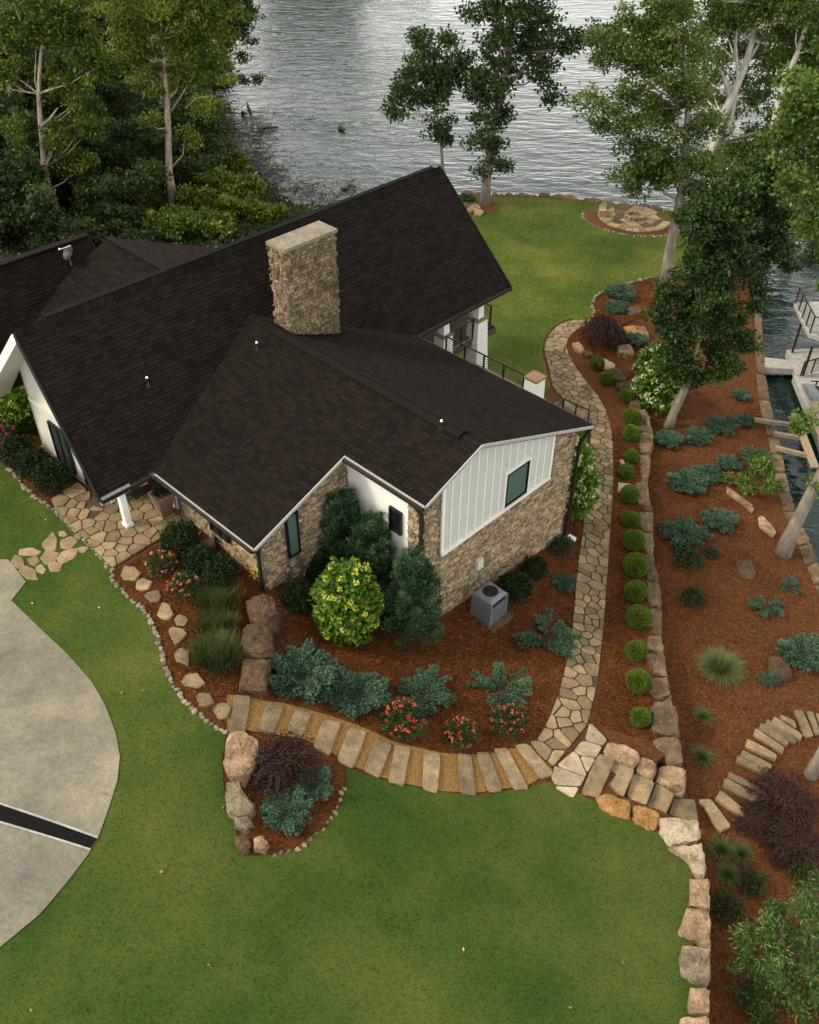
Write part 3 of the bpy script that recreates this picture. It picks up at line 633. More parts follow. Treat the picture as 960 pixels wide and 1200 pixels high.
for i in range(len(HWL)-1):
    (a, b), (c, d) = zoomp([HWL[i], HWL[i+1]], *Z8), zoomp([HWR[i+1], HWR[i]], *Z8)
    k = .04; q = [(a[0], a[1]+1), d, (c[0], c[1]-1), b]
    zt = fU.z(*U(*np.mean([a, d], 0))[:2])+.12
    mid = [((a[0]+d[0])/2, a[1]+.6), (d[0]+1.0, (c[1]+d[1])/2), ((b[0]+c[0])/2, b[1]-.6), (a[0]-1.5, (a[1]+b[1])/2)]
    q = [q[0], mid[0], q[1], mid[1], q[2], mid[2], q[3], mid[3]]
    wallrock(q, zt, 'boulder_wall', hw, i+100, 1.3, .07, name='stone')
for i, (q, zt, mt_) in enumerate([([(435,225),(490,213),(530,222),(538,300),(500,305),(440,250)],-3.35,'boulder_wall'),([(455,315),(500,303),(545,318),(548,375),(500,378),(450,360)],-3.45,'boulder_tan'),([(300,237),(345,240),(402,265),(385,318),(320,300),(285,275)],-2.95,'boulder_tan'),([(400,280),(440,290),(458,312),(440,352),(388,330)],-3.15,'boulder_tan'),([(455,368),(540,380),(535,405),(470,395)],-3.75,'boulder_tan'),([(436,120),(515,118),(528,208),(490,212),(440,200)],-3.3,'boulder_wall')]):
    wallrock(zoomp(q, *Z7), zt, mt_, hw, i+140, 1.5, .07, name='stone')
Z3R = (2.8235, 620, 200)
for i, (q, mt_) in enumerate([([(385,785),(402,815),(404,845),(360,800),(360,785)],'boulder_wall'),([(350,735),(372,760),(372,780),(335,770),(325,735)],'boulder_wall'),([(285,695),(330,690),(362,715),(360,745),(320,735),(290,715)],'boulder_brown'),([(255,655),(300,650),(335,670),(325,695),(270,690)],'boulder_brown'),([(205,622),(240,612),(285,635),(290,655),(255,655)],'boulder_white'),([(180,590),(205,595),(220,610),(190,610)],'boulder_brown'),([(145,565),(165,562),(188,588),(175,598),(150,585)],'boulder_tan'),([(290,575),(335,570),(345,585),(350,605),(300,600)],'boulder_wall')]):
    c = zoomp(q, *Z3R); wallrock(c, fU.z(*U(*np.mean(c, 0))[:2])+.25, mt_, hw, i+160, 1.0, .07, name='stone')
tr = empty('terrace_stones', L(735, 385), 'short stone step wall with an orange slab below the blue junipers near the lake', 'retaining wall')
for i, (q, mt_) in enumerate([([(265,500),(300,500),(318,530),(285,530)],'boulder_brown'),([(312,512),(350,508),(372,535),(325,540)],'boulder_orange'),([(350,510),(385,510),(400,545),(375,540)],'boulder_wall'),([(330,445),(370,445),(380,465),(345,475),(325,465)],'boulder_brown')]):
    c = zoomp(q, *Z3R); wallrock(c, fU.z(*U(*np.mean(c, 0))[:2])+.2, mt_, tr, i+180, .8, .07, name='stone')
ROCKS = [('boulder', zoomp([(112,8),(150,-8),(190,2),(196,40),(165,72),(118,58)], *Z6), .75, 'boulder_brown', 'large brown boulder touching the stone wall by the low gable corner', None),
 ('boulder', zoomp([(105,65),(175,72),(184,140),(160,160),(98,150)], *Z6), .7, 'boulder_brown', 'rust brown boulder, middle one of three stepping down beside the front bed', None),
 ('boulder', zoomp([(100,166),(172,165),(160,240),(95,242)], *Z6), .5, 'boulder_brown', 'flat dark slab boulder just above the first gravel step', None),
 ('boulder', zoomp([(65,362),(100,355),(145,380),(145,440),(100,488),(60,470),(50,430)], *Z6), .35, 'boulder_tan', 'large tan boulder at the top left of the round maple bed', None),
 ('boulder', zoomp([(60,500),(90,490),(110,530),(138,560),(100,590),(58,570)], *Z6), .35, 'boulder_grey', 'pale grey boulder stained dark at the left of the maple bed', None),
 ('boulder', zoomp([(78,590),(110,580),(130,605),(110,625),(80,612)], *Z6), .22, 'boulder_grey', 'small mossy boulder under the pale grey one at the maple bed', None),
 ('boulder', zoomp([(80,640),(110,632),(125,660),(110,685),(82,670)], *Z6), .25, 'boulder_brown', 'squat mauve boulder at the bottom tip of the maple bed', None),
 ('boulder', zoomp([(130,645),(155,638),(170,655),(160,675),(132,672)], *Z6), .28, 'boulder_tan', 'small rounded reddish boulder at the bottom tip of the maple bed', None)]
for i, (nm, q, h, mt_, lab, gp) in enumerate(ROCKS):
    tag(pxrock(nm, q, U, h, mt_, None, .10, .4, .10, seed=i+200), lab, 'boulder')
for i, (q, h, mt_, lab) in enumerate([(zoomp([(655,255),(680,270),(745,320),(740,335),(700,300),(660,275)], *Z8), .18, 'boulder_tan', 'long thin tan slab under the light green shrub'),
  (zoomp([(760,355),(775,350),(818,400),(810,415),(765,385)], *Z8), .2, 'boulder_tan', 'narrow pointed tan slab lying in the mulch beside the leaning trunk'),
  (zoomp([(685,500),(735,493),(752,540),(740,560),(700,555),(690,530)], *Z8), .1, 'boulder_brown', 'flat red brown rock in the middle of the mulch slope'),
  (zoomp([(795,815),(830,810),(872,860),(870,890),(830,890),(795,865)], *Z8), .22, 'boulder_brown', 'brown rock beside the big blue juniper at the right edge'),
  (zoomp([(296,240),(340,245),(343,262),(318,272),(293,270)], *Z8), .15, 'boulder_white', 'pale flat rock in the boxwood row next to the path'),
  (zoomp([(300,165),(312,163),(320,182),(308,190)], *Z8), .1, 'boulder_white', 'small white stone beside a boxwood near the deck rail')]):
    f_ = L if i < 4 else U
    tag(pxrock('rock', q, f_, h, mt_, None, .05, .1, .05, seed=i+230), lab, 'rock')
tag(pxrock('rock', [(3,490),(14,487),(22,496),(18,508),(6,508)], U, .3, 'boulder_brown', None, .05, .2, seed=250), 'brown rock behind the red flowers by the white side wall', 'rock')
# cobble edgings
cob = [ring_rock(poly_around((0, 0), .13, .10, 0, 7, .2, k), -.08, .10, .07, n=9, seed=k) for k in range(5)]
cobm = []
for V, Fc in cob:
    me = bpy.data.meshes.new('cobble'); me.from_pydata([list(map(float, v)) for v in V], [], Fc); me.materials.append(MAT['cobble']); cobm.append(me)
def edging(line, f, name, label, step=.24, sc=.66):
    W_ = np.array([p[:2] for p in line]); sl = np.r_[0, np.cumsum(np.linalg.norm(np.diff(W_, axis=0), axis=1))]
    r = empty(name, [*W_[len(W_)//2], f.z(*W_[len(W_)//2])], label, 'edging')
    for t in np.arange(0, sl[-1], step*sc):
        x = np.interp(t, sl, W_[:, 0])+RNG.normal(0, .03); y = np.interp(t, sl, W_[:, 1])+RNG.normal(0, .03)
        o = bpy.data.objects.new('cobble', random.choice(cobm)); COL.objects.link(o); o.parent = r
        o.location = (x-r.location[0], y-r.location[1], f.z(x, y)-r.location[2]); o.rotation_euler = (RNG.normal(0, .2), RNG.normal(0, .2), RNG.uniform(0, 6.3))
        k = sc*RNG.uniform(.75, 1.3); o.scale = (k, k, k)
E1 = smooth_line(Us([(131,667),(133,684),(155,704),(173,720),(184,744),(190,768),(198,792),(209,814),(230,836),(250,850),(266,859)]), False)
edging(E1, fU, 'stone_edging', 'row of pale cobbles edging the front mulch bed against the lawn')
E2 = smooth_line(Us([(-30,520),(0,537),(14,553),(34,579),(52,590),(66,600),(82,618),(98,632),(113,648),(131,667)]), False)
edging(E2, fU, 'stone_edging', 'row of cobbles edging the left side bed and the patio')
E3 = smooth_line(Us([(690,378),(698,366),(693,357),(700,346),(716,337),(742,331),(772,323)]), False)
edging(E3, fU, 'stone_edging', 'cobble border between the back lawn and the juniper bed', .28, .8)
E4 = smooth_line(Us([(404,925),(390,960),(368,982),(345,997),(318,1003)]), False)
edging(E4, fU, 'stone_edging', 'small dark cobbles round the lower edge of the maple bed', .4, .55)
# seawall blocks
sw = empty('seawall', L(900, 520), 'weathered stone seawall along the right bank above the dark water', 'seawall')
SWL = [(872,300),(880,330),(884,365),(885,400),(886,435),(888,465),(893,490),(899,510),(903,530),(906,552),(911,575),(917,598),(926,620),(935,640),(944,662),(953,685),(970,715)]
SWR = [(882,296),(889,328),(893,362),(895,400),(898,435),(903,468),(909,492),(914,512),(918,532),(922,552),(927,575),(934,597),(942,615),(951,634),(959,655),(967,680),(985,708)]
for i in range(len(SWL)-1):
    q = [SWL[i], SWR[i], SWR[i+1], SWL[i+1]]; zt = fL.z(*L(*np.mean(q, 0))[:2])+.1
    wallrock(q, zt, 'boulder_wall', sw, i+300, 2.2, .05, name='stone')
# shore stones along the back lawn
sh = empty('shore_stones', U(640, 232), 'low line of stones along the lake edge of the back lawn', 'edging')
SHO = np.array([p[:2] for p in Us([(548,227),(580,229),(640,230),(700,236),(740,241),(780,247),(810,257),(836,266)])])
sl = np.r_[0, np.cumsum(np.linalg.norm(np.diff(SHO, axis=0), axis=1))]; t = 0; k = 0
while t < sl[-1]:
    c = (np.interp(t, sl, SHO[:, 0]), np.interp(t, sl, SHO[:, 1])+RNG.normal(0, .15)); r = RNG.uniform(.22, .55)
    V, Fc = ring_rock(poly_around(c, r*1.2, r, 0, 7, .2, k), fU.z(*c)-.8, fU.z(*c)+RNG.uniform(.02, .15), .08, n=10, seed=k+400)
    mesh('stone', V, Fc, 'boulder_wall', sh); t += r*2.1; k += 1

# ================================================================== HOUSE
house = empty('house', H(3, 4, 0), 'brown shingled stone and white board house with a tall stone chimney', 'house')
EZ, RZ, WZ = 1.84, 6.17, 4.37            # eave, main ridge, wing ridge
U0, U3, U0R, U3R = -2.09, 19.04, -1.66, 18.72
AH, BH, V1, V2, DD = 4.18, 6.424, 5.459, 9.053, 3.916
SM, SWG = (RZ-EZ)/AH, (WZ-EZ)/BH
def zmain(v): return RZ-abs(v+AH)*SM
def zwing(u): return WZ-abs(u-BH)*SWG
VV = -(WZ-EZ)/SM                         # where the wing ridge meets the main slope
def part(mb, name, material, parent=house): return mb.build(name, material, parent)
n_main = np.array([*(BX*SM), 1.]); n_main /= np.linalg.norm(n_main)
# shingles: every tab its own little wedge, joined per slope
def shingles(P3, parent, course=.15, tab=.27, lift=.028, seed=0, name='shingles'):
    """P3: convex polygon (3D) of the slope, first edge runs along the eave direction"""
    rg = np.random.default_rng(seed); P3 = np.array(P3)
    n = np.zeros(3)
    for i in range(len(P3)): n += np.cross(P3[i], P3[(i+1) % len(P3)])
    n /= np.linalg.norm(n)
    if n[2] < 0: n = -n
    ex = np.cross([0, 0, 1], n); ex /= np.linalg.norm(ex); ey = np.cross(n, ex)
    o = P3[0]; Q = np.array([[(p-o)@ex, (p-o)@ey] for p in P3])
    area = sum(Q[i][0]*Q[(i+1) % len(Q)][1]-Q[(i+1) % len(Q)][0]*Q[i][1] for i in range(len(Q)))
    if area < 0: Q = Q[::-1]
    lo, hi = Q.min(0), Q.max(0); V = []; Fc = []
    y = lo[1]
    while y < hi[1]:
        x = lo[0]-rg.uniform(0, tab)
        while x < hi[0]:
            wd = tab*rg.choice([.6, .8, 1., 1.25, 1.5]); y0 = y-rg.choice([0, 0, .012, .02]); th = lift*rg.uniform(.6, 1.25)
            c = [np.array(p) for p in ((x, y0), (x+wd-.008, y0), (x+wd-.008, y+course), (x, y+course))]
            mid = (x+wd/2, y+course/2)
            for i in range(len(Q)):
                a, b = Q[i], Q[(i+1) % len(Q)]; e = b-a; nr = np.array([e[1], -e[0]])/(np.linalg.norm(e)+1e-9)
                if (np.array(mid)-a)@nr > -.35: c = clip(c, a, nr)
                if len(c) < 3: break
            if len(c) >= 3:
                k = len(c); b0 = len(V)
                for p in c: V.append(o+ex*p[0]+ey*p[1]+n*.004)
                for p in c: V.append(o+ex*p[0]+ey*p[1]+n*(.006+th*(1-(p[1]-y0)/(course+.03))))
                Fc.append([b0+k+i for i in range(k)]); Fc += [[b0+i, b0+(i+1) % k, b0+k+(i+1) % k, b0+k+i] for i in range(k)]
            x += wd
        y += course
    mesh(name, V, Fc, 'shingle', parent)['kind'] = 'stuff'
def slope(P3, name, seed, parent=None, thick=.16, sub=None):
    n = np.cross(np.array(P3[1])-P3[0], np.array(P3[2])-P3[0]); n /= np.linalg.norm(n)
    if n[2] < 0: n = -n
    o = MB().prism(P3, -n*thick).build(name, 'roof_edge', parent or house)
    for k, q in enumerate(sub or [P3]): shingles(q, o, seed=seed*7+k)
    return o
M0, M1, M2, M3 = H(U0, 0, EZ), H(U3, 0, EZ), H(U3R, -AH, RZ), H(U0R, -AH, RZ)
rf = slope([M0, M1, M2, M3], 'roof', 1)
N0, N1 = H(U0, -2*AH, EZ), H(U3, -2*AH, EZ)
slope([N1, N0, M3, M2], 'roof', 2)
wl1 = [H(0, 0, EZ), H(0, V1, EZ), H(BH, V1, WZ), H(BH, VV, WZ)]
wl2 = [H(DD, V1, zwing(DD)), H(DD, V2, zwing(DD)), H(BH, V2, WZ), H(BH, V1, WZ)]
slope([H(0, 0, EZ), H(0, V1, EZ), H(DD, V1, zwing(DD)), H(DD, V2, zwing(DD)), H(BH, V2, WZ), H(BH, VV, WZ)], 'roof', 3, sub=[wl1, wl2])
slope([H(2*BH, V2, EZ), H(2*BH, 0, EZ), H(BH, VV, WZ), H(BH, V2, WZ)], 'roof', 4)
# ridge caps and the raised ridge vent
def ridgecap(a, b, name, w_=.30, h=.05, n1=None, n2=None, drop=.1):
    a, b = np.asarray(a), np.asarray(b); d = (b-a)/np.linalg.norm(b-a); s = np.cross(d, [0, 0, 1]); s /= np.linalg.norm(s)
    mb = MB(); k = int(np.linalg.norm(b-a)/.3)
    for i in range(k):
        p0 = a+(b-a)*i/k; p1 = a+(b-a)*(i+1)/k-d*.02; z = np.array([0, 0, h]); q = np.array([0, 0, -drop])
        mb.add([p0+s*w_/2+q+z*.6, p0+z, p0-s*w_/2+q+z*.6, p1+s*w_/2+q+z, p1+z*1.5, p1-s*w_/2+q+z], [[0,3,4,1],[1,4,5,2],[3,5,4],[0,1,2],[0,2,5,3]])
    return part(mb, name, 'shingle')
ridgecap(M3, M2, 'ridge_cap', .34, .09, drop=.18)
ridgecap(H(BH, VV, WZ), H(BH, V2, WZ), 'ridge_cap', .34, .015, drop=.065)
mb = MB()
for s in (-1, 1):
    a, b = H(BH+s*.02, -1.2, WZ+.07), H(BH+s*.02, V2-.75, WZ+.07); c = H(BH+s*.26, V2-.75, zwing(BH+.26)+.07); d = H(BH+s*.26, -1.2, zwing(BH+.26)+.07)
    mb.prism([a, b, c, d] if s > 0 else [d, c, b, a], (0, 0, .05))
part(mb, 'ridge_vent', 'shingle')
mb = MB()
mb.bar(H(U0R+1.2, -AH-.1, RZ+.12), H(U3R-.4, -AH-.1, RZ+.12), .25, .05); part(mb, 'ridge_vent', 'asphalt')
# walls (thin solid prisms) and fieldstone facing
def wallp(pts, vec, name, material): return part(MB().prism(pts, vec), name, material)
def facing(orig, ex, nrm, poly, parent, material='fieldstone', hs=(.075, .14), ls=(.12, .36), seed=0, name='fieldstone'):
    """random coursed stones on a vertical wall: orig + a*ex + z*Z, poly in (a, z)"""
    rg = np.random.default_rng(seed); P = np.array(poly); ex = np.array([*ex, 0.]); nrm = np.array([*nrm, 0.]); V = []; Fc = []
    z = P[:, 1].min()
    while z < P[:, 1].max():
        h = rg.uniform(*hs); a = P[:, 0].min()-rg.uniform(0, .2)
        while a < P[:, 0].max():
            l = rg.uniform(*ls); hh = h*rg.choice([1, 1, 1, .5]) if False else h
            cs = np.array([(a+.03, z+.03), (a+l-.03, z+.03), (a+l-.03, z+h-.03), (a+.03, z+h-.03)])
            if inpoly(cs, P).all():
                g = .012; pr = rg.uniform(.02, .075)
                q = np.array([(a+g, z+g), (a+l-g, z+g), (a+l-g, z+h-g), (a+g, z+h-g)])+rg.normal(0, .014, (4, 2))
                b0 = len(V)
                for p in q: V.append(orig+ex*p[0]+np.array([0, 0, p[1]]))
                ce = q.mean(0)
                for p in q:
                    p2 = ce+(p-ce)*.9; V.append(orig+ex*p2[0]+np.array([0, 0, p2[1]])+nrm*(pr+rg.normal(0, .008)))
                Fc += [[b0+4, b0+5, b0+6, b0+7]]+[[b0+i, b0+(i+1) % 4, b0+4+(i+1) % 4, b0+4+i] for i in range(4)]
            a += l
        z += h
    o = mesh(name, V, Fc, material, parent); o['kind'] = 'stuff'; return o
BV = np.array([*BX, 0]); AV = np.array([*AX, 0])
VG = 8.70; VL = 5.10; UR = 4.30; UE = 12.40; UL = .50
def zr(u): return zwing(u)-.19
wg = wallp([H(UR, VG, -5), H(UE, VG, -5), H(UE, VG, zr(UE)), H(BH, VG, zr(BH)), H(UR, VG, zr(UR))], -BV*.3, 'wall', 'mortar')
P0 = H(0, VG, 0)
PANEL = [(5.08, .40), (10.85, .40), (10.85, zr(10.85)-.02), (BH, zr(BH)-.02), (5.08, zr(5.08)-.02)]
facing(P0, AX, BX, [(UR, -4.6), (UE, -4.6), (UE, .30), (UR, .30)], wg, seed=1)
facing(P0, AX, BX, [(UR, .30), (5.05, .30), (5.05, zr(5.05)), (UR, zr(UR)+.05)], wg, seed=2)
facing(P0, AX, BX, [(10.88, .30), (UE, .30), (UE, zr(UE)+.05), (10.88, zr(10.88))], wg, seed=3)
def panel3(poly, v, vec, name, material, parent=house): return MB().prism([H(a, v, z) for a, z in poly], vec).build(name, material, parent)
pn = panel3(PANEL, VG, BV*.04, 'siding_panel', 'sage_paint')
for a in np.arange(5.08+.40, 10.80, .41):
    z0, z1 = .42, zr(a)-.05
    if 8.15 < a < 9.65:
        MB().box(H(a, VG+.055, (2.12+z1)/2), AV*.028, BV*.022, (0, 0, (z1-2.12)/2)).build('batten', 'white_paint', pn)
    else: MB().box(H(a, VG+.055, (z0+z1)/2), AV*.028, BV*.022, (0, 0, (z1-z0)/2)).build('batten', 'white_paint', pn)
MB().box(H((5.08+10.85)/2, VG+.07, .36), AV*2.93, BV*.05, (0, 0, .05)).build('sill_board', 'white_paint', pn)
for a in (5.08, 10.85): MB().box(H(a, VG+.06, (.40+zr(a))/2), AV*.06, BV*.035, (0, 0, (zr(a)-.40)/2-.03)).build('corner_board', 'white_paint', pn)
def window(orig, ex, nrm, a0, a1, z0, z1, gl='glass_dark', fr='dark_metal', casing=None, mull=()):
    ex, nrm = np.array([*ex, 0.]), np.array([*nrm, 0.])
    def q(a, z, d): return orig+ex*a+np.array([0, 0, z])+nrm*d
    t = .06; mb = MB()
    for (b0, b1, c0, c1) in ((a0, a1, z0, z0+t), (a0, a1, z1-t, z1), (a0, a0+t, z0+t, z1-t), (a1-t, a1, z0+t, z1-t)):
        mb.box(q((b0+b1)/2, (c0+c1)/2, .07), ex*(b1-b0)/2, nrm*.05, (0, 0, (c1-c0)/2))
    for a in mull: mb.box(q(a, (z0+z1)/2, .065), ex*.03, nrm*.04, (0, 0, (z1-z0)/2-t))
    f_ = mb.build('window', fr, house)
    MB().box(q((a0+a1)/2, (z0+z1)/2, .045), ex*((a1-a0)/2-t+.005), nrm*.02, (0, 0, (z1-z0)/2-t+.005)).build('pane', gl, f_)
    if casing:
        mb = MB(); e = .09
        for (b0, b1, c0, c1) in ((a0-e, a1+e, z1+.003, z1+e), (a0-e, a0-.003, z0, z1), (a1+.003, a1+e, z0, z1)):
            mb.box(q((b0+b1)/2, (c0+c1)/2, .07), ex*(b1-b0)/2, nrm*.035, (0, 0, (c1-c0)/2))
        mb.build('casing', casing, f_)
    return f_
window(P0, AX, BX, 8.28, 9.50, .50, 1.96, 'glass_green', casing='white_paint')
# low gable wall with the tall window
wlw = wallp([H(UL, VL, -3), H(UR, VL, -4), H(UR, VL, zr(UR)), H(UL, VL, zr(UL))], -BV*.3, 'wall', 'mortar')
facing(H(0, VL, 0), AX, BX, [(UL, -2.6), (1.48, -2.6), (1.48, zr(1.48)), (UL, zr(UL)+.05)], wlw, seed=4)
facing(H(0, VL, 0), AX, BX, [(2.02, -2.6), (UR, -2.6), (UR, zr(UR)+.05), (2.02, zr(2.02)+.05)], wlw, seed=5)
facing(H(0, VL, 0), AX, BX, [(1.48, -2.6), (2.02, -2.6), (2.02, .18), (1.48, .18)], wlw, seed=6)
window(H(0, VL, 0), AX, BX, 1.50, 2.00, .2, 2.02, 'glass_green')
# white recess wall and its stone return
wr = wallp([H(UR, VL, -4.5), H(UR, VG-.3, -4.5), H(UR, VG-.3, zr(UR)), H(UR, VL, zr(UR))], AV*.3, 'wall', 'white_paint')
mb = MB().prism([H(UR-.02, 7.98, -4.5), H(UR-.02, VG, -4.5), H(UR-.02, VG, zr(UR)), H(UR-.02, 7.98, zr(UR))], AV*.02); pr_ = part(mb, 'wall', 'mortar')
facing(H(UR-.02, 0, 0), BX, -AX, [(7.98, -4.2), (VG+.02, -4.2), (VG+.02, zr(UR)), (7.98, zr(UR))], pr_, seed=7)
window(H(UR, 0, 0), BX, -AX, 7.18, 7.72, 1.10, 2.06, 'glass_dark')
part(MB().box(H(UR-.12, 7.2, zr(UR)-.22), BV*.38, AV*.1, (0, 0, .12)), 'louver', 'bronze')
part(MB().box(H(UR-.10, 7.85, zr(UR)-.26), BV*.16, AV*.08, (0, 0, .05)), 'wall_lamp', 'dark_metal')
# low left wall
wll = wallp([H(UL, -.2, -2), H(UL, VL-.3, -2.5), H(UL, VL-.3, zr(UL)), H(UL, -.2, zr(UL))], AV*.3, 'wall', 'mortar')
facing(H(UL, 0, 0), BX, -AX, [(.35, -1.4), (VL+.02, -1.6), (VL+.02, zr(UL)), (.35, zr(UL))], wll, 'fieldstone', (.14, .26), (.2, .55), seed=8)
window(H(UL-.03, 0, 0), BX, -AX, 2.42, 3.45, .50, 1.25, 'glass_dark', mull=(2.93,))
part(MB().box(H(UL-.03, .0, .8), BV*.32, AV*.05, (0, 0, 1.0)), 'porch_wall', 'white_paint')
# hidden far side walls of the wing
wallp([H(UE, VG-.3, -5), H(UE, -.2, -5), H(UE, -.2, zr(UE)), H(UE, VG-.3, zr(UE))], -AV*.3, 'wall', 'mortar')
facing(H(UE, 0, 0), BX, AX, [(5.5, -4.6), (VG, -4.6), (VG, zr(UE)), (5.5, zr(UE))], wg, seed=9)
# main block walls: white gable end, porch front, far end
ML = -1.0
gw = wallp([H(ML, -6.5, -1), H(ML, -1.63, -1), H(ML, -1.63, zmain(-1.63)-.24), H(ML, -AH, RZ-.26), H(ML, -6.5, zmain(-6.5)-.24)], AV*.25, 'wall', 'cream_paint')
wallp([H(ML+.25, -1.63, -1), H(UL, -1.63, -1), H(UL, -1.63, zmain(-1.63)-.24), H(ML+.25, -1.63, zmain(-1.63)-.24)], -BV*.25, 'wall', 'white_paint')
wallp([H(ML, -6.5, -1), H(6, -6.5, -1), H(6, -6.5, zmain(-6.5)-.24), H(ML, -6.5, zmain(-6.5)-.24)], BV*.2, 'wall', 'cream_paint')
wallp([H(13.0, -7.6, -5), H(13.0, -.6, -5), H(13.0, -.6, zmain(-.6)-.24), H(13.0, -AH, RZ-.26), H(13.0, -7.6, zmain(-7.6)-.24)], -AV*.25, 'wall', 'cream_paint')
wallp([H(UE, -.6, -5), H(13.0, -.6, -5), H(13.0, -.6, zmain(-.6)-.24), H(UE, -.6, zmain(-.6)-.24)], -BV*.2, 'wall', 'cream_paint')
window(H(ML, 0, 0), BX, -AX, -5.12, -3.95, .05, 1.95, 'screen_glass', mull=(-4.53,))
window(H(ML, 0, 0), BX, -AX, -3.2, -2.3, .05, 1.95, 'screen_glass')
part(MB().box(H(ML-.06, -4.1, 2.42), BV*2.1, AV*.06, (0, 0, .07)), 'trim_board', 'cream_paint')
part(MB().box(H(ML-.05, -4.06, -.05), BV*2.46, AV*.05, (0, 0, .12)), 'plinth', 'cap_stone')
fd = part(MB().box(H(-.35, -1.60, .98), AV*.48, BV*.06, (0, 0, 1.0)), 'front_door', 'deck_wood')
MB().box(H(0.02, -1.52, 1.0), AV*.02, BV*.03, (0, 0, .12)).build('handle', 'dark_metal', fd)
# soffits, fascias, gutters
def soffit(P, name='soffit'):
    part(MB().prism(P, (0, 0, -.03)), name, 'cream_paint')
dz = np.array([0, 0, -.245])
soffit([M0+dz, H(ML+.05, 0, EZ)+dz, H(ML+.05, -AH, RZ)+dz, M3+dz]); soffit([M3+dz, H(ML+.05, -AH, RZ)+dz, H(ML+.05, -2*AH, EZ)+dz, N0+dz])
soffit([H(ML, -1.6, zmain(-1.6)-.25), H(UL, -1.6, zmain(-1.6)-.25), H(UL, -.02, EZ-.25), H(ML, -.02, EZ-.25)])
soffit([H(12.9, -.02, EZ-.25), H(12.9, -AH, RZ-.25), M2+dz, M1+dz])
def fascia(a, b, material='white_paint', hgt=.2, wd=.035, out=(0, 0), up_=-.09, name='fascia'):
    o = np.array([out[0], out[1], up_]); return part(MB().bar(np.asarray(a)+o, np.asarray(b)+o, wd, hgt), name, material)
la = -AX*.03
fascia(M0, M3, 'roof_edge', .24, .04, la); fascia(N0, M3, 'white_paint', .3, .05, la, -.16)
fascia(M1, M2, 'roof_edge', .24, .04, -la); fascia(N1, M2, 'roof_edge', .24, .04, -la)
fascia(H(0, V1, EZ), H(DD, V1, zwing(DD)), 'trim_paint', .11, .04, BX*.03, -.055)
fascia(H(DD, V2, zwing(DD)), H(BH, V2, WZ), 'trim_paint', .11, .04, BX*.03, -.055); fascia(H(BH, V2, WZ), H(2*BH, V2, EZ), 'trim_paint', .11, .04, BX*.03, -.055)
fascia(H(2*BH, V2, EZ), H(2*BH, 0, EZ), 'bronze', .16, .12, AX*.07, -.1, 'gutter')
fascia(H(0, .1, EZ), H(0, V1, EZ), 'trim_paint', .10, .05, -AX*.03, -.07); fascia(H(0, .15, EZ), H(0, V1, EZ), 'bronze', .10, .09, -AX*.10, -.10, 'gutter')
fascia(H(DD, V1, zwing(DD)), H(DD, V2, zwing(DD)), 'trim_paint', .10, .05, -AX*.03, -.07); fascia(H(DD, V1, zwing(DD)), H(DD, V2, zwing(DD)), 'bronze', .11, .10, -AX*.11, -.12, 'gutter')
fascia(H(U0, 0, EZ), H(-.15, 0, EZ), 'bronze', .13, .12, BX*.07, -.09, 'gutter'); fascia(H(12.9, 0, EZ), M1, 'roof_edge', .13, .12, BX*.07, -.09, 'gutter')
fascia(H(U0+.02, 0, EZ), H(U0+1.1, 0, EZ), 'grey_metal', .03, .16, BX*.06, .03, 'gutter_guard')
def spout(pts, name='downspout'):
    mb = MB()
    for a, b in zip(pts[:-1], pts[1:]): mb.bar(a, b, .11, .09)
    part(mb, name, 'bronze')
spout([H(-.1, V1-.05, EZ-.15), H(UL-.13, VL-.02, 1.3), H(UL-.13, VL-.02, -.75)])
spout([H(DD-.1, VG+.02, zwing(DD)-.2), H(UR-.12, VG-.05, 2.6), H(UR-.12, VG-.05, -3.0)])
spout([H(2*BH+.1, V2-.1, EZ-.2), H(UE+.12, VG+.12, 1.1), H(UE+.12, VG+.12, -3.7)])
part(MB().box(H(UE+.25, VG+.35, -3.62), AV*.1, BV*.16, (0, 0, .07)), 'spout_outlet', 'white_paint')
# chimney
CU0, CU1, CV0, CV1 = 6.70, 9.03, -1.24, -.38
chim = part(MB().prism([H(CU0, CV0, 2), H(CU1, CV0, 2), H(CU1, CV1, 2), H(CU0, CV1, 2)], (0, 0, 5.45)), 'chimney', 'mortar')
facing(H(0, CV1, 0), AX, BX, [(CU0-.05, 2.9), (CU1+.05, 2.9), (CU1+.05, 7.45), (CU0-.05, 7.45)], chim, 'chimney_stone', (.075, .16), (.10, .30), 11, 'chimney_stone')
facing(H(CU0, 0, 0), BX, -AX, [(CV0-.05, 2.9), (CV1+.05, 2.9), (CV1+.05, 7.45), (CV0-.05, 7.45)], chim, 'chimney_stone', (.075, .16), (.10, .30), 12, 'chimney_stone')
facing(H(CU1, 0, 0), BX, AX, [(CV0-.05, 2.9), (CV1+.05, 2.9), (CV1+.05, 7.45), (CV0-.05, 7.45)], chim, 'chimney_stone', (.075, .16), (.10, .30), 13, 'chimney_stone')
facing(H(0, CV0, 0), AX, -BX, [(CU0-.05, 2.9), (CU1+.05, 2.9), (CU1+.05, 7.45), (CU0-.05, 7.45)], chim, 'chimney_stone', (.075, .16), (.10, .30), 14, 'chimney_stone')
for a0, a1 in ((CU0-.07, (CU0+CU1)/2-.012), ((CU0+CU1)/2+.012, CU1+.07)):
    MB().prism([H(a0, CV0-.07, 7.46), H(a1, CV0-.07, 7.46), H(a1, CV1+.07, 7.46), H(a0, CV1+.07, 7.46)], (0, 0, .13)).build('cap', 'cap_stone', chim)
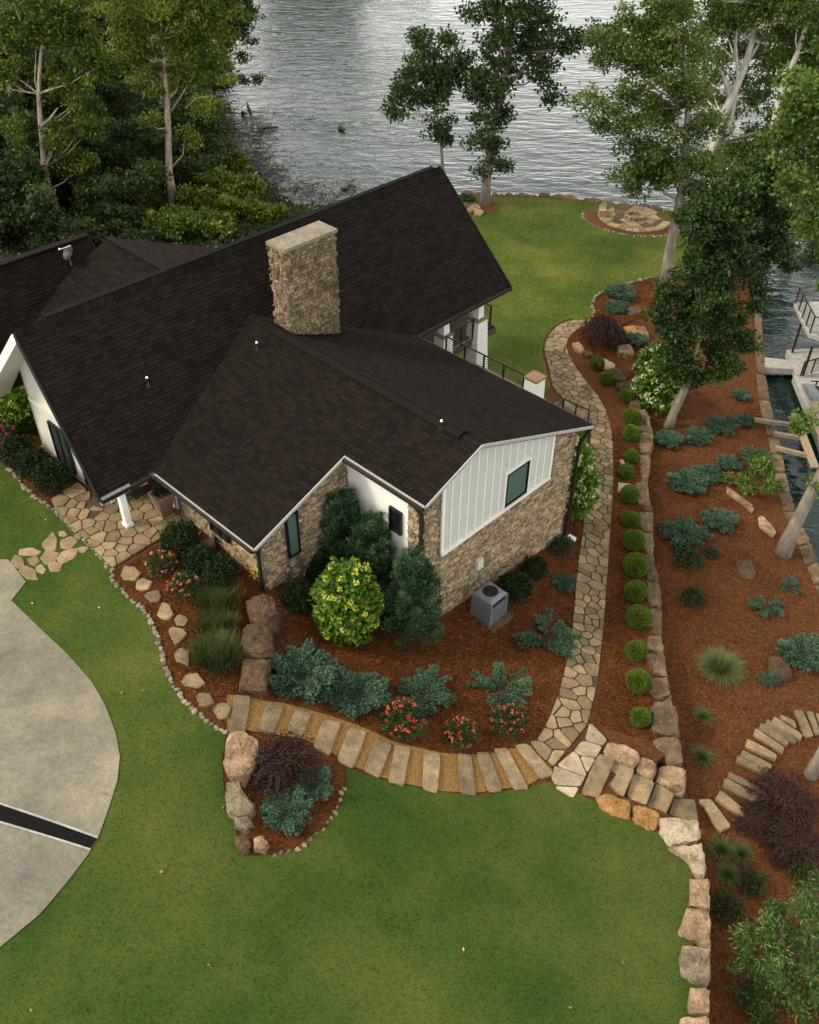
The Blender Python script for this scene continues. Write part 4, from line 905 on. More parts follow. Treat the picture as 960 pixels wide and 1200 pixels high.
# roof vents
def vent(u, v, z, h=.28):
    mb = MB().tube([H(u, v, z), H(u, v, z+h*.45), H(u, v, z+h)], [.10, .045, .045], 8); o = part(mb, 'vent_pipe', 'bronze')
    MB().tube([H(u, v, z+h+.003), H(u, v, z+h+.05)], [.05, .04], 8).build('vent_cap', 'white_paint', o)
P = uv(atz(302, 412, 3.9)); vent(P[0], P[1], zwing(P[0]))
P = uv(atz(517, 508, 4.1)); vent(P[0], P[1], zwing(P[0]))
for px, py in ((174, 452),):
    best = min(((abs(zmain(uv(atz(px, py, z))[1])-z), z) for z in np.arange(2, 6, .05)))[1]; q = uv(atz(px, py, best)); vent(q[0], q[1], zmain(q[1]), .35)
# rear garage wings
GZ = 4.6; GU, GV0 = 6.05, -11.47
garage = empty('garage_wing', H(2, -11, 0), 'lower dark shingled garage wing behind the left end of the main roof', 'garage')
s3 = 1.08
def r3(u, v): return H(u, v, GZ-(v+12.3)*s3)
slope([r3(-9, -9.8), r3(5.54, -9.8), r3(5.54, -12.3), r3(-9, -12.3)], 'roof', 5, garage)
def r3b(u, v): return H(u, v, GZ+(v+12.3)*s3)
slope([r3b(5.54, -15.2), r3b(-9, -15.2), r3b(-9, -12.3), r3b(5.54, -12.3)], 'roof', 6, garage)
s4 = .42
slope([H(1.2, -5.0, GZ-s4*4.85), H(1.2, GV0, GZ-s4*4.85), H(GU, GV0, GZ), H(GU, -5.0, GZ)], 'roof', 7, garage)
slope([H(11.5, GV0, GZ-s4*5.45), H(11.5, -5.0, GZ-s4*5.45), H(GU, -5.0, GZ), H(GU, GV0, GZ)], 'roof', 8, garage)
def gbar(a, b, wd, h, name, m_): MB().bar(a, b, wd, h).build(name, m_, garage)
gbar(r3(-9, -12.3)+np.array([0, 0, .06]), r3(5.54, -12.3)+np.array([0, 0, .06]), .34, .06, 'ridge_cap', 'shingle')
gbar(H(GU, GV0, GZ+.06), H(GU, -6, GZ+.06), .34, .06, 'ridge_cap', 'shingle')
gbar(r3(-9, -9.8)+np.array([0, 0, -.1]), r3(1.2, -9.8)+np.array([0, 0, -.1]), .06, .2, 'fascia', 'white_paint')
gbar(r3(5.56, -9.8)+np.array([0, 0, -.08]), r3(5.56, -12.3)+np.array([0, 0, -.08]), .04, .2, 'fascia', 'roof_edge')
gbar(H(GU, GV0-.03, GZ-.1), H(11.5, GV0-.03, GZ-s4*5.45-.1), .04, .2, 'fascia', 'roof_edge')
MB().prism([H(-8, -10.2, -2), H(1.5, -10.2, -2), H(1.5, -10.2, 2.0), H(-8, -10.2, 2.0)], -BV*.2).build('wall', 'cream_paint', garage)
MB().prism([H(5.3, -14.6, -4), H(5.3, -10.0, -4), H(5.3, -10.0, 1.7), H(5.3, -12.3, 4.2), H(5.3, -14.6, 1.7)], -AV*.2).build('wall', 'cream_paint', garage)
MB().prism([H(2.2, GV0+.3, -4), H(10.8, GV0+.3, -4), H(10.8, GV0+.3, 2.2), H(GU, GV0+.3, 4.2), H(2.2, GV0+.3, 2.5)], BV*.2).build('wall', 'cream_paint', garage)
o = MB().box(H(-5.1, -10.17, .9), AV*1.6, BV*.03, (0, 0, .8)).build('garage_window', 'screen_glass', garage)
def onr3(px, py):
    q = ray(px, py); q = q/np.linalg.norm(q)
    for t in np.arange(25, 60, .02):
        P = CAM+q*t; u, v = uv(P)
        if P[2] <= max(GZ-(v+12.3)*s3, GZ-s4*(GU-u))+.03: return P
    return P
P = onr3(84, 312)
dish = empty('satellite_dish', P, 'small grey satellite dish standing on the garage roof', 'satellite dish')
MB().tube([P, P+np.array([0, 0, .35]), P+np.array([-.06, -.1, .55])], .025, 6).build('mast', 'grey_metal', dish)
mb = MB(); c = P+np.array([-.02, .0, .62]); dn = np.array([-.55, -.55, .62]); dn /= np.linalg.norm(dn); x_ = np.cross(dn, [0, 0, 1]); x_ /= np.linalg.norm(x_); y_ = np.cross(dn, x_)
V = []; Fc = []
for k, (r, d) in enumerate(((.0, -.08), (.15, -.06), (.32, 0))):
    V += [c+dn*d+r*(x_*math.cos(t)+y_*math.sin(t)) for t in np.linspace(0, 2*math.pi, 14, endpoint=False)]
for k in range(2):
    for i in range(14): Fc.append([k*14+i, k*14+(i+1) % 14, (k+1)*14+(i+1) % 14, (k+1)*14+i])
mb.add(V, Fc).build('dish', 'bronze', dish, smooth=True)
MB().tube([c-y_*.3, c+dn*.35], .015, 5).tube([c+dn*.35, c+dn*.42], .04, 6).build('feed_arm', 'white_paint', dish)
# porch post
pb = U(151, 617); q = uv(pb)
pp = part(MB().box([pb[0], pb[1], .86], AV*.11, BV*.11, (0, 0, .86)), 'porch_post', 'white_paint')
MB().box([pb[0], pb[1], .10], AV*.15, BV*.15, (0, 0, .10)).build('post_base', 'white_paint', pp)
# door mat, planter, hose
q0 = [U(149.5, 580), U(160, 588), U(178.5, 575.5), U(169, 566)]
mb = MB().prism([p+np.array([0, 0, .095]) for p in q0], (0, 0, .03)); tag(mb.build('door_mat', 'mat_fibre', None, np.mean(q0, 0)), 'brown door mat on the porch floor in front of the door', 'door mat')
pc = U(194, 604); pc[2] += .08
pl_ = empty('planter', pc, 'tapered square clay planter against the porch wall', 'planter')
def frust(c, z0, z1, w0, w1): return [c+AV*i*w0+BV*j*w0+np.array([0, 0, z0]) for i, j in ((-1, -1), (1, -1), (1, 1), (-1, 1))]+[c+AV*i*w1+BV*j*w1+np.array([0, 0, z1]) for i, j in ((-1, -1), (1, -1), (1, 1), (-1, 1))]
BOXF = [[0,1,2,3],[4,5,6,7],[0,1,5,4],[1,2,6,5],[2,3,7,6],[3,0,4,7]]
MB().add(frust(pc, 0, .85, .20, .30), BOXF).build('pot', 'terracotta', pl_)
mb = MB()
for d in ((AV, BV), (-AV, BV), (BV, AV), (-BV, AV)): mb.box(pc+d[0]*.31+np.array([0, 0, .89]), d[0]*.03, d[1]*.28, (0, 0, .05))
mb.build('rim', 'terracotta', pl_)
P = pc+sph(260)*np.array([.2, .2, .16])+np.array([0, 0, 1.02]); leafobj('plant', P, unit(P-pc-np.array([0, 0, .8])), .12, RNG.uniform(0, 1, 260), 'leaf_holly', pl_)
hc = U(225, 622)
tag(MB().tube([hc+np.array([.35*math.cos(t), .35*math.sin(t), .06+.02*math.sin(3*t)]) for t in np.linspace(0, 6.0, 20)], .02, 6).build('garden_hose', 'hose', None, hc), 'pale garden hose looped at the corner of the patio', 'hose')
yf = U(304, 676)
yl = empty('yellow_flower', yf, 'small bright yellow flower clump beside the corner downspout', 'flower')
P = yf+sph(60)*.16+np.array([-.1, -.1, .35]); leafobj('petals', P, sph(60), .14, RNG.uniform(0, 1, 60), 'yellow_paint', yl); MB().tube([yf, yf+np.array([-.1, -.1, .35])], .015, 5).build('stem', 'leaf_rose', yl)
cp = U(243, 640)
ur = empty('clay_urn', cp, 'small overturned clay pot in the front bed by the stone wall', 'pot')
MB().tube([cp+np.array([-.2, 0, .14]), cp+np.array([0, 0, .14]), cp+np.array([.22, .05, .14])], [.10, .17, .20], 12).build('pot', 'terracotta', ur); MB().tube([cp+np.array([.2, .05, .14]), cp+np.array([.27, .06, .14])], [.23, .23], 12).build('rim', 'terracotta', ur)

# ------------------------------------------------------------------ back deck: piers, rails, floor
DZ = -.12; UDK = 14.94
GD = -5.0
def pier(u, v, ztop, name, label, upper=None, w0=.52, w1=.40):
    c = H(u, v, 0); gz = fU.z(*c[:2])-.3; r = empty(name, [c[0], c[1], gz], label, 'pillar', 'white tapered pillars of the back deck')
    MB().add(frust(c, gz, ztop, w0, w1), BOXF).build('shaft', 'white_paint', r)
    MB().add(frust(c, ztop+.002, ztop+.09, w1+.04, w1+.04), BOXF).build('cap', 'brown_cap', r)
    if upper: MB().add(frust(c, ztop+.093, upper, .19, .14), BOXF).build('upper_post', 'white_paint', r)
pier(15.1, -.42, .80, 'pillar', 'white tapered pillar with brown cap under the eave, left of the two roof pillars', EZ+.25, .40, .29)
pier(17.25, -.30, .80, 'pillar', 'white tapered pillar with brown cap under the far roof corner by the lawn', EZ+.15, .52, .31)
pier(15.2, 4.62, .80, 'pillar', 'short free white pillar with a flat brown cap beside the flagstone path', None, .40, .30)
dk = empty('deck', H(15, -3, -.3), 'wooden back deck with dark cable railing under the roof overhang', 'deck')
for v in np.arange(-7.4, -.4, .16): MB().box(H(15.8, v, DZ), AV*2.78, BV*.072, (0, 0, .03)).build('deck_board', 'deck_wood', dk)
mb = MB(); mb.bar(H(13.1, -.30, DZ-.2), H(18.6, -.30, DZ-.2), .06, .3); mb.bar(H(18.62, -.35, DZ-.2), H(18.62, -7.5, DZ-.2), .06, .3); mb.build('rim_joist', 'deck_wood', dk)
def rail(a, b, z0, z1, n, parent, name='railing', cab=8, zb=None):
    a, b = np.asarray(a), np.asarray(b); zb0, zb1 = (z0, z0) if zb is None else zb
    r = empty(name, [*a[:2], z0], None) if parent is None else parent
    for i in range(n+1):
        p = a+(b-a)*i/n; MB().box([p[0], p[1], (z0+z1)/2], AV*.03, BV*.03, (0, 0, (z1-z0)/2)).build('rail_post', 'dark_metal', r)
    MB().bar([a[0], a[1], z1], [b[0], b[1], z1], .06, .05).build('top_rail', 'dark_metal', r)
    for k in range(cab):
        z = z0+.08+(z1-z0-.1)*k/cab; MB().bar([a[0], a[1], z], [b[0], b[1], z], .014, .014).build('cable', 'dark_metal', r)
    return r
rail(H(15.3, -.25, 0), H(16.9, -.25, 0), DZ, .9, 2, dk)
rail(H(18.4, -.5, 0), H(18.4, -7, 0), DZ, .9, 4, dk)
r1 = empty('railing', H(UDK, 2, -.2), 'long dark cable railing running from the deck corner to the short white pillar', 'railing')
rail(H(UDK, -.1, 0), H(UDK, 4.25, 0), DZ, .9, 4, r1)
r2 = empty('railing', H(17.5, 4.6, -3), 'low dark mesh railing round the stair well beside the flagstone path', 'railing')
zq = -2.6
c1, c2, c3, c4 = atz(645, 484, zq), atz(661, 467.5, zq), atz(691, 481, zq), atz(690, 497, zq)
rail(c1, c2, zq-1.0, zq, 2, r2); rail(c2, c3, zq-1.0, zq, 2, r2); rail(c3, c4, zq-1.0, zq, 1, r2)
mb = MB(); bs = empty('deck_stair', U(652, 478), 'tan stone steps between the short white pillar and the flagstone path', 'steps')
for i in range(4):
    q = [(630+7*i, 480-3*i), (645+7*i, 474-3*i), (662+8*i, 486+2*i), (646+8*i, 494+2*i)]
    slab([(628+9*i, 476-1*i), (636+9*i, 471-1*i), (672+6*i, 498-4*i), (662+6*i, 502-4*i)], U, .55-.15*i, bs, seed=i+500, drop=.5)
# terrace floor slab beneath the railing
tf = part(MB().prism([H(12.5, 0, -4.4), H(15.6, 0, -4.4), H(15.6, 5.0, -4.4), H(12.5, 5.0, -4.4)], (0, 0, 4.2)), 'porch_block', 'cap_stone')

# ------------------------------------------------------------------ condenser and electric box
ac = U(572, 722); act = empty('air_conditioner', ac, 'grey air conditioning condenser on a stone pad in front of the stone wall', 'air conditioner')
zt = ac[2]
MB().box([ac[0]+.15, ac[1]-.05, zt+.02], AV*.62, BV*.60, (0, 0, .04)).build('pad', 'boulder_brown', act)
MB().add(frust(ac, .07, 1.0, .44, .44), BOXF).build('body', 'grey_metal', act)
mb = MB()
for s, d in ((AV, BV), (-AV, BV), (BV, AV), (-BV, AV)):
    for k in range(9): mb.box(ac+s*.447+d*(-.36+.09*k)+np.array([0, 0, .5]), s*.012, d*.022, (0, 0, .34))
mb.build('coil_guard', 'grey_metal', act)
for i, j in ((-1, -1), (1, -1), (1, 1), (-1, 1)): MB().box(ac+AV*i*.45+BV*j*.45+np.array([0, 0, .54]), AV*.035, BV*.035, (0, 0, .48)).build('corner_post', 'grey_metal', act)
mb = MB(); mb.add(frust(ac, 1.003, 1.06, .46, .46), BOXF); mb.add(frust(ac, 1.062, 1.14, .46, .34), BOXF); mb.build('top_cover', 'grey_metal', act)
mb = MB().tube([ac+np.array([0, 0, 1.142]), ac+np.array([0, 0, 1.15])], .30, 16); mb.build('fan_grille', 'dark_metal', act)
mb = MB()
for k in range(8): mb.box(ac+AV*(-.31+.088*k)+BV*.45+np.array([0, 0, .93]), AV*.035, BV*.012, (0, 0, .05))
mb.build('louver', 'dark_metal', act)
eb = H(7.05, VG+.13, -1.35); et = empty('electric_box', eb, 'small pale electrical box on the stone wall above the condenser', 'electric box')
MB().box(eb, AV*.15, BV*.08, (0, 0, .22)).build('box', 'sage_paint', et); MB().tube([eb+np.array([0, 0, -.22]), eb+np.array([.05, .0, -.9]), ac+np.array([0, .3, .6])], .03, 6).build('conduit', 'grey_metal', et)
act.scale = (.94, .94, 1.12)
# ------------------------------------------------------------------ dock
dk_ = empty('boat_dock', atz(925, 430, -5.6), 'pale concrete boat dock with an upper deck at the right edge of the lake', 'dock')
def flat(px, z, t, name, m_, parent=dk_): return MB().prism([atz(x, y, z) for x, y in px], (0, 0, -t)).build(name, m_, parent)
flat([(891,418),(926,422),(931.5,433),(896,430)], -5.5, .35, 'walkway', 'pale_concrete')
flat([(922,410),(1010,406),(1010,440),(934,440)], -5.45, .4, 'slab', 'pale_concrete')
flat([(930,440),(962,440),(975,560),(951,492)], -5.5, .4, 'finger_pier', 'pale_concrete')
zd = -5.45
lg = []
pA = atz(928.5, 413, zd); pB = atz(941, 440, zd)
zU_ = min(np.arange(-5, 3, .02), key=lambda z: abs(aty(935.6, 373, pA[1])[2]-z)); 
zA = aty(935.6, 376, pA[1])[2]
flat([(931,354.5),(1010,352),(1010,412),(948,391)], zA, .22, 'upper_deck', 'pale_concrete')
for (bx, by), (tx, ty) in (((928.5,413),(935.6,376)), ((941,440),(950,396))):
    p = atz(bx, by, zd); MB().bar(p, [p[0], p[1], zA-.2], .1).build('leg', 'dark_metal', dk_)
rr_ = [atz(x, y, zA) for x, y in ((932,355.5),(940,373),(949,390.5),(1005,410))]
for a, b in zip(rr_[:-1], rr_[1:]): rail(a, b, zA+.02, zA+1.0, 2 if b is not rr_[-1] else 5, dk_, cab=9)
gz = atz(940, 445, -5.45)
rail(atz(938,441,-5.4), atz(1000,425,-5.4), -5.4, -4.5, 5, dk_, cab=8)
sk = empty('jet_ski', atz(952, 470, -5.5), 'pale blue grey watercraft parked on the dock beside the gangway', 'watercraft')
c = atz(955, 468, -5.5); MB().tube([c+np.array([-.3, 1.2, .15]), c+np.array([-.1, .4, .3]), c+np.array([0, -.4, .3]), c+np.array([.1, -1.2, .25])], [.05, .34, .4, .3], 10).build('hull', 'grey_metal', sk); MB().tube([c+np.array([0, -.9, .55]), c+np.array([0, .2, .6])], [.16, .12], 8).build('seat', 'dark_metal', sk); MB().bar(c+np.array([-.3, .4, .85]), c+np.array([.3, .4, .85]), .05).bar(c+np.array([0, .4, .5]), c+np.array([0, .4, .85]), .06).build('handlebar', 'dark_metal', sk)
bm_ = empty('dock_beams', L(915, 510), 'bare timber beams reaching from the seawall over the dark water', 'timber frame')
for a, b in (((884,492),(936,499)), ((907,508),(941,514)), ((908,524.5),(946,534))):
    MB().bar(atz(*a, -5.1), atz(*b, -5.1), .16, .2).build('beam', 'wood', bm_)
MB().bar(atz(931,485,-4.97), atz(955,548,-4.97), .38, .08).build('cross_plank', 'wood', bm_)
flat([(951,470),(962,470),(962,515),(953,500)], -5.0, .1, 'plank', 'yellow_paint' if False else 'wood', bm_)
# ------------------------------------------------------------------ fire pit
fc = U(743, 256); fpit = empty('fire_pit', fc, 'round stone fire pit patio with a curved seat wall by the lake', 'fire pit')
fz = fc[2]
def rel(a, r): return np.array([fc[0]+r*math.cos(a), fc[1]+r*math.sin(a)])
rad = 35/FPX*dist(fc)
circ = [rel(a, rad) for a in np.linspace(0, 2*math.pi, 28, endpoint=False)]
mb = MB(); mb.prism([[p[0], p[1], fz-.5] for p in circ], (0, 0, .56)); mb.build('patio_base', 'joint', fpit)
for c in voronoi_stones(circ, .75, .06, np.random.default_rng(9)):
    c = np.array(c); MB().prism([[p[0], p[1], fz+.03] for p in c], (0, 0, .06+RNG.uniform(0, .02))).build('patio_stone', 'boulder_brown' if RNG.random() < .5 else 'tread', fpit)
for k in range(12):
    a0, a1 = 2*math.pi*k/12+.04, 2*math.pi*(k+1)/12-.04
    MB().prism([[*(rel(a0, .45)), fz], [*(rel(a1, .45)), fz], [*(rel(a1, .74)), fz], [*(rel(a0, .74)), fz]], (0, 0, .30+RNG.uniform(0, .04))).build('ring_stone', 'tread', fpit)
for k in range(16):
    a0 = R(150)+R(190)*k/16+.01; a1 = R(150)+R(190)*(k+1)/16-.01
    hgt = .70 if k < 3 else .24+RNG.uniform(0, .05)
    MB().prism([[*(rel(a0, rad-.1)), fz-.4], [*(rel(a1, rad-.1)), fz-.4], [*(rel(a1, rad+.42)), fz-.4], [*(rel(a0, rad+.42)), fz-.4]], (0, 0, hgt+.3)).build('seat_stone', 'flagstone', fpit)
mb_ = [rel(a, rad+.3) for a in np.linspace(R(165), R(370), 20)]+[rel(a, rad+1.5-.5*abs(math.sin(a))) for a in np.linspace(R(365), R(160), 20)]
tag(sheet('fire_pit_bed', mb_, fU, .05, .5, 'mulch'), kind='structure')
E5 = np.array([rel(a, rad+1.55-.5*abs(math.sin(a))) for a in np.linspace(R(165), R(365), 24)])
edging(E5, fU, 'stone_edging', 'cobble border below the mulch crescent at the fire pit', .28, .8)
tc_ = U(570, 243)
trm = poly_around(tc_, 1.1, 1.25, 0, 14, .05, 3); tag(sheet('tree_bed', trm, fU, .05, .4, 'mulch'), kind='structure')
for i, (x, y, r, lab) in enumerate([(557,243,7,'flat tan rock left of the lakeside tree trunk'),(561,248,6,'pale rock in front of the lakeside tree trunk'),(551,246,5,'small tan rock by the teal shrub at the lake')]):
    tag(pxrock('rock', blob(x, y, r, r*.6, 0, 6, i+90), U, .25, 'boulder_tan', None, .06, seed=i+600), lab, 'rock')

# ================================================================== PLANTS
def leaves_on_ellipsoid(n, rad, thick=.35, zmin=-.3):
    d = sph(int(n*1.8)); d = d[d[:, 2] > zmin][:n]; r = 1-thick*RNG.random(len(d))**1.6
    cc = sph(22)
    lump = .93+.085*np.exp(-(1-d@cc.T)/.05).sum(1).clip(0, 1.6)
    return d*(r*lump)[:, None]*np.array(rad), d
def proto(name): return empty(name, (0, 0, 0))
PROTOS = {}
def add_proto(kind, name, fn):
    r = proto(name); fn(r); PROTOS.setdefault(kind, []).append([r, False, name])
def stems(parent, n, r, h, m_='bark_dark', rad=.015):
    mb = MB()
    for i in range(n):
        a = 2*math.pi*i/n+.3; mb.tube([(0.02*math.cos(a), .02*math.sin(a), -.1), (r*.5*math.cos(a), r*.5*math.sin(a), h*.5), (r*math.cos(a), r*math.sin(a), h)], [rad*1.5, rad, rad*.6], 5)
    mb.build('stem', m_, parent)
def p_box(r):      # clipped ball, radius .45
    P, d = leaves_on_ellipsoid(4200, (.45, .45, .43), .18, -.75); P[:, 2] += .36
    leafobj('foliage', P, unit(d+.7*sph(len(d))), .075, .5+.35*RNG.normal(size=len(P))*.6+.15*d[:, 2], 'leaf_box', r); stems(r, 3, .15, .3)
def p_holly(r):    # loose dark shrub, radius .6
    P, d = leaves_on_ellipsoid(2400, (.60, .60, .55), .45, -.5); P *= (1+.10*np.sin(d[:, :1]*9+d[:, 1:2]*7)); P[:, 2] += .42
    leafobj('foliage', P, unit(d+1.0*sph(len(d))), RNG.uniform(.07, .12, len(P)), RNG.beta(2, 3, len(P)), 'leaf_holly', r); stems(r, 4, .25, .4)
def p_rose(pet):
    def f(r):
        P, d = leaves_on_ellipsoid(1700, (.55, .55, .42), .55, -.4); P *= (1+.14*np.sin(d[:, :1]*8+d[:, 1:2]*9)); P[:, 2] += .33
        leafobj('foliage', P, unit(d+1.1*sph(len(d))), RNG.uniform(.05, .10, len(P)), RNG.beta(2, 2.5, len(P)), 'leaf_rose', r)
        c, d = leaves_on_ellipsoid(26, (.55, .55, .46), .12, -.05); n = len(c); c = c*(1+.1*np.sin(d[:, :1]*8+d[:, 1:2]*9)); c[:, 2] += .35
        k = 14; PP = np.repeat(c, k, 0)+RNG.normal(0, .022, (n*k, 3)); DD = unit(np.repeat(d, k, 0)+1.1*sph(n*k))
        leafobj('blossoms', PP, DD, np.repeat(RNG.uniform(.035, .065, n), k), np.repeat(RNG.random(n), k)+RNG.normal(0, .15, n*k), pet, r, aspect=.9)['kind'] = 'stuff'
        stems(r, 5, .3, .35)
    return f
def sprays(r, nb, length, rise, dense, nl, m_, curve=.35, wid=.018, ll=.11, spread=(0, 2*math.pi), seed=0, zoff=.05, flat=1.0, side=.16):
    """feathery juniper: branches radiating from the base, each carrying side sprays of scale leaves"""
    rg = np.random.default_rng(seed); P = []; D = []; T = []; mb = MB()
    for b in range(nb):
        a = rg.uniform(*spread); l = length*rg.uniform(.55, 1.05); e = rise*rg.uniform(.35, 1.3); tone = rg.normal(.45, .14)
        dirh = np.array([math.cos(a), math.sin(a), 0]); s = np.array([-math.sin(a), math.cos(a), 0]); bend = rg.normal(0, .25)
        def at(t): return dirh*l*t+s*bend*l*t*t*.5+np.array([0, 0, zoff+l*(e*t-curve*e*t*t*1.3)])*flat
        mb.tube([at(t) for t in (0, .35, .7)], [.016, .011, .006], 4, False)
        nt_ = dense
        for k in range(nt_):
            t = .22+.78*rg.random()**.8; p = at(t); tang = at(min(1, t+.05))-at(t-.05); tang /= np.linalg.norm(tang)
            sd_ = s*rg.choice([-1, 1])*rg.uniform(.4, 1)+np.array([0, 0, rg.uniform(-.1, .7)])
            dv = tang*rg.uniform(.6, 1.2)+sd_; dv /= np.linalg.norm(dv); L0 = side*(1.15-.6*t)*rg.uniform(.6, 1.3)
            q = np.arange(nl)/nl
            P.append(p+dv*L0*q[:, None]+rg.normal(0, .008, (nl, 3))); D.append(unit(dv+.6*rg.normal(size=(nl, 3)))); T.append(tone+rg.normal(0, .12, nl)+.18*(q-.3))
    P = np.vstack(P); D = np.vstack(D); T = np.concatenate(T); sz = ll*RNG.uniform(.6, 1.2, len(P))
    V, Fc = quads(P, D, sz, np.full(len(P), wid)*RNG.uniform(.8, 1.5, len(P))); mesh('foliage', V, Fc, m_, r, tone=np.clip(T, 0, 1)); mb.build('branch', 'bark_dark', r)
def p_juniper(seed, nb=46, rise=.75): return lambda r: sprays(r, nb, .85, rise, 34, 7, 'leaf_juniper', seed=seed, wid=.036, ll=.10, side=.2)
def p_straggly(seed): return lambda r: sprays(r, 22, 1.0, .8, 34, 7, 'leaf_juniper', seed=seed, wid=.032, ll=.10, side=.2)
def p_upright(seed):
    def f(r):
        rg = np.random.default_rng(seed); P = []; D = []; T = []; mb = MB(); Ht = 2.9
        mb.tube([(0, 0, -.3), (0.02, 0, 1.2), (0, .02, 2.5)], [.07, .05, .015], 6)
        for b in range(120):
            h = Ht*.86*rg.random()**1.1; a = rg.uniform(0, 2*math.pi); r0 = .62*(1-(h/Ht)**1.3)*rg.uniform(.35, 1.05)
            ln = rg.uniform(.45, .95)*(1-.45*h/Ht); c0 = np.array([r0*math.cos(a), r0*math.sin(a), h])
            tip = c0+np.array([.42*ln*math.cos(a), .42*ln*math.sin(a), ln])*np.array([1, 1, .95])
            tone = rg.normal(.45, .17); n = 150; t = rg.random(n)**.8; wd_ = .10*(1-t)**.7+.012
            p = c0+(tip-c0)*t[:, None]+rg.normal(0, 1, (n, 3))*wd_[:, None]
            d0 = (tip-c0)/np.linalg.norm(tip-c0); o_ = p-(c0+(tip-c0)*t[:, None]); P.append(p); D.append(unit(d0*1.2+unit(o_)*.7+.3*rg.normal(size=(n, 3)))); T.append(tone+.22*(t-.4)+rg.normal(0, .1, n))
        P = np.vstack(P); D = np.vstack(D); T = np.concatenate(T)
        V, Fc = quads(P, D, RNG.uniform(.07, .14, len(P)), RNG.uniform(.022, .04, len(P))); mesh('foliage', V, Fc, 'leaf_upright', r, tone=np.clip(T, 0, 1)); mb.build('trunk', 'bark_dark', r)
    return f
def p_hyd(pet, rad, nh, leaf='leaf_hyd', hs=.11, nleaf=2300):
    def f(r):
        P, d = leaves_on_ellipsoid(nleaf, rad, .4, -.6); P *= (1+.09*np.sin(d[:, :1]*8+d[:, 2:]*7)); P[:, 2] += rad[2]*.8
        leafobj('foliage', P, unit(d*.8+sph(len(d))), RNG.uniform(.11, .19, len(P)), RNG.beta(2, 2, len(P)), leaf, r, aspect=.65)
        c, d = leaves_on_ellipsoid(nh, np.array(rad)*1.03, .10, -.35); c = c*(1+.09*np.sin(d[:, :1]*8+d[:, 2:]*7)); n = len(c); c[:, 2] += rad[2]*.8
        k = 22; off = sph(n*k)*np.repeat(RNG.uniform(.5, 1.1, n)*hs*.55, k)[:, None]*np.array([1, 1, .8]); PP = np.repeat(c, k, 0)+off; DD = unit(off+.02*sph(n*k)+.4*hs*sph(n*k))
        leafobj('blossoms', PP, DD, .07, np.repeat(RNG.random(n), k)*.6+.3*RNG.random(n*k), pet, r, aspect=.9)['kind'] = 'stuff'
        stems(r, 6, rad[0]*.5, rad[2]*.9, 'bark_dark', .02)
    return f
def blades(r, n, h, spread, wid, m_, droop=.3, seed=0, base=.12, segs=3, name='blades'):
    rg = np.random.default_rng(seed); V = []; Fc = []; T = []
    for i in range(n):
        a = rg.uniform(0, 2*math.pi); b = rg.uniform(0, 1)**.8; l = h*rg.uniform(.6, 1.1); ou = np.array([math.cos(a), math.sin(a), 0]); s = np.array([-math.sin(a), math.cos(a), 0])
        p0 = ou*base*b+rg.normal(0, base*.3, 3)*np.array([1, 1, 0]); sp = spread*b; t_ = rg.beta(2, 2); k0 = len(V)
        for k in range(segs+1):
            t = k/segs; p = p0+ou*sp*l*t*(1+.5*t)+np.array([0, 0, l*(t-droop*b*t*t)]); w_ = wid*(1-t*.85); V += [p-s*w_, p+s*w_]
        for k in range(segs): Fc.append([k0+2*k, k0+2*k+1, k0+2*k+3, k0+2*k+2]); T.append(min(1, max(0, t_*.75+.25*k/segs)))
    mesh(name, np.array(V), np.array(Fc), m_, r, tone=T)
def p_lav(seed): return lambda r: blades(r, 3000, .44, .30, .011, 'leaf_lav', .25, seed, .46)
def p_orn(seed): return lambda r: blades(r, 3200, .80, .95, .011, 'leaf_ornamental', .66, seed, .52, 4)
def p_tuft(seed): return lambda r: blades(r, 620, .50, .9, .013, 'leaf_lav', .6, seed, .26, 4)
def p_maple(r):
    rg = np.random.default_rng(3); mb = MB(); P = []; T = []
    mb.tube([(0, 0, -.2), (.06, .02, .35), (-.04, .05, .7), (.1, 0, 1.0)], [.07, .06, .05, .03], 6)
    for b in range(60):
        a = rg.uniform(0, 6.28); l = rg.uniform(.4, .95); top = np.array([.3*l*math.cos(a), .3*l*math.sin(a), 1.05+rg.uniform(-.1, .12)]); end = np.array([l*math.cos(a), l*math.sin(a), rg.uniform(.15, .75)])
        pts = [np.array([.05, .02, rg.uniform(.6, .95)]), top, (top+end)/2+np.array([.2*l*math.cos(a), .2*l*math.sin(a), .1]), end]; mb.tube(pts, [.02, .012, .008, .004], 4, False)
        n = 150; t = rg.random(n); s = (pts[1]*(1-t[:, None])+pts[2]*t[:, None])*(t[:, None] < .5)+(pts[2]*(1-t[:, None])+pts[3]*t[:, None])*(t[:, None] >= .5)
        P.append(s+rg.normal(0, .09, (n, 3))); T.append(np.clip(rg.normal(.4, .15)+rg.normal(0, .15, n), 0, 1))
    P = np.vstack(P); leafobj('foliage', P, unit(np.array([0, 0, -.8])+.8*sph(len(P))+P*np.array([.6, .6, 0])), RNG.uniform(.06, .13, len(P)), np.concatenate(T), 'leaf_maple', r, aspect=.3); mb.build('branch', 'bark_dark', r)
def p_light(r):
    P = []; rg = np.random.default_rng(5)
    for c in rg.normal(0, .35, (26, 3))*np.array([1.1, 1.1, .5]): P.append(c+sph(75)*.17*rg.random((75, 1))**.4)
    P = np.vstack(P); P[:, 2] += .55; leafobj('foliage', P, unit(P*.4+sph(len(P))), RNG.uniform(.07, .13, len(P)), RNG.beta(2, 2, len(P)), 'leaf_bright', r); stems(r, 7, .4, .6, 'twig', .012)
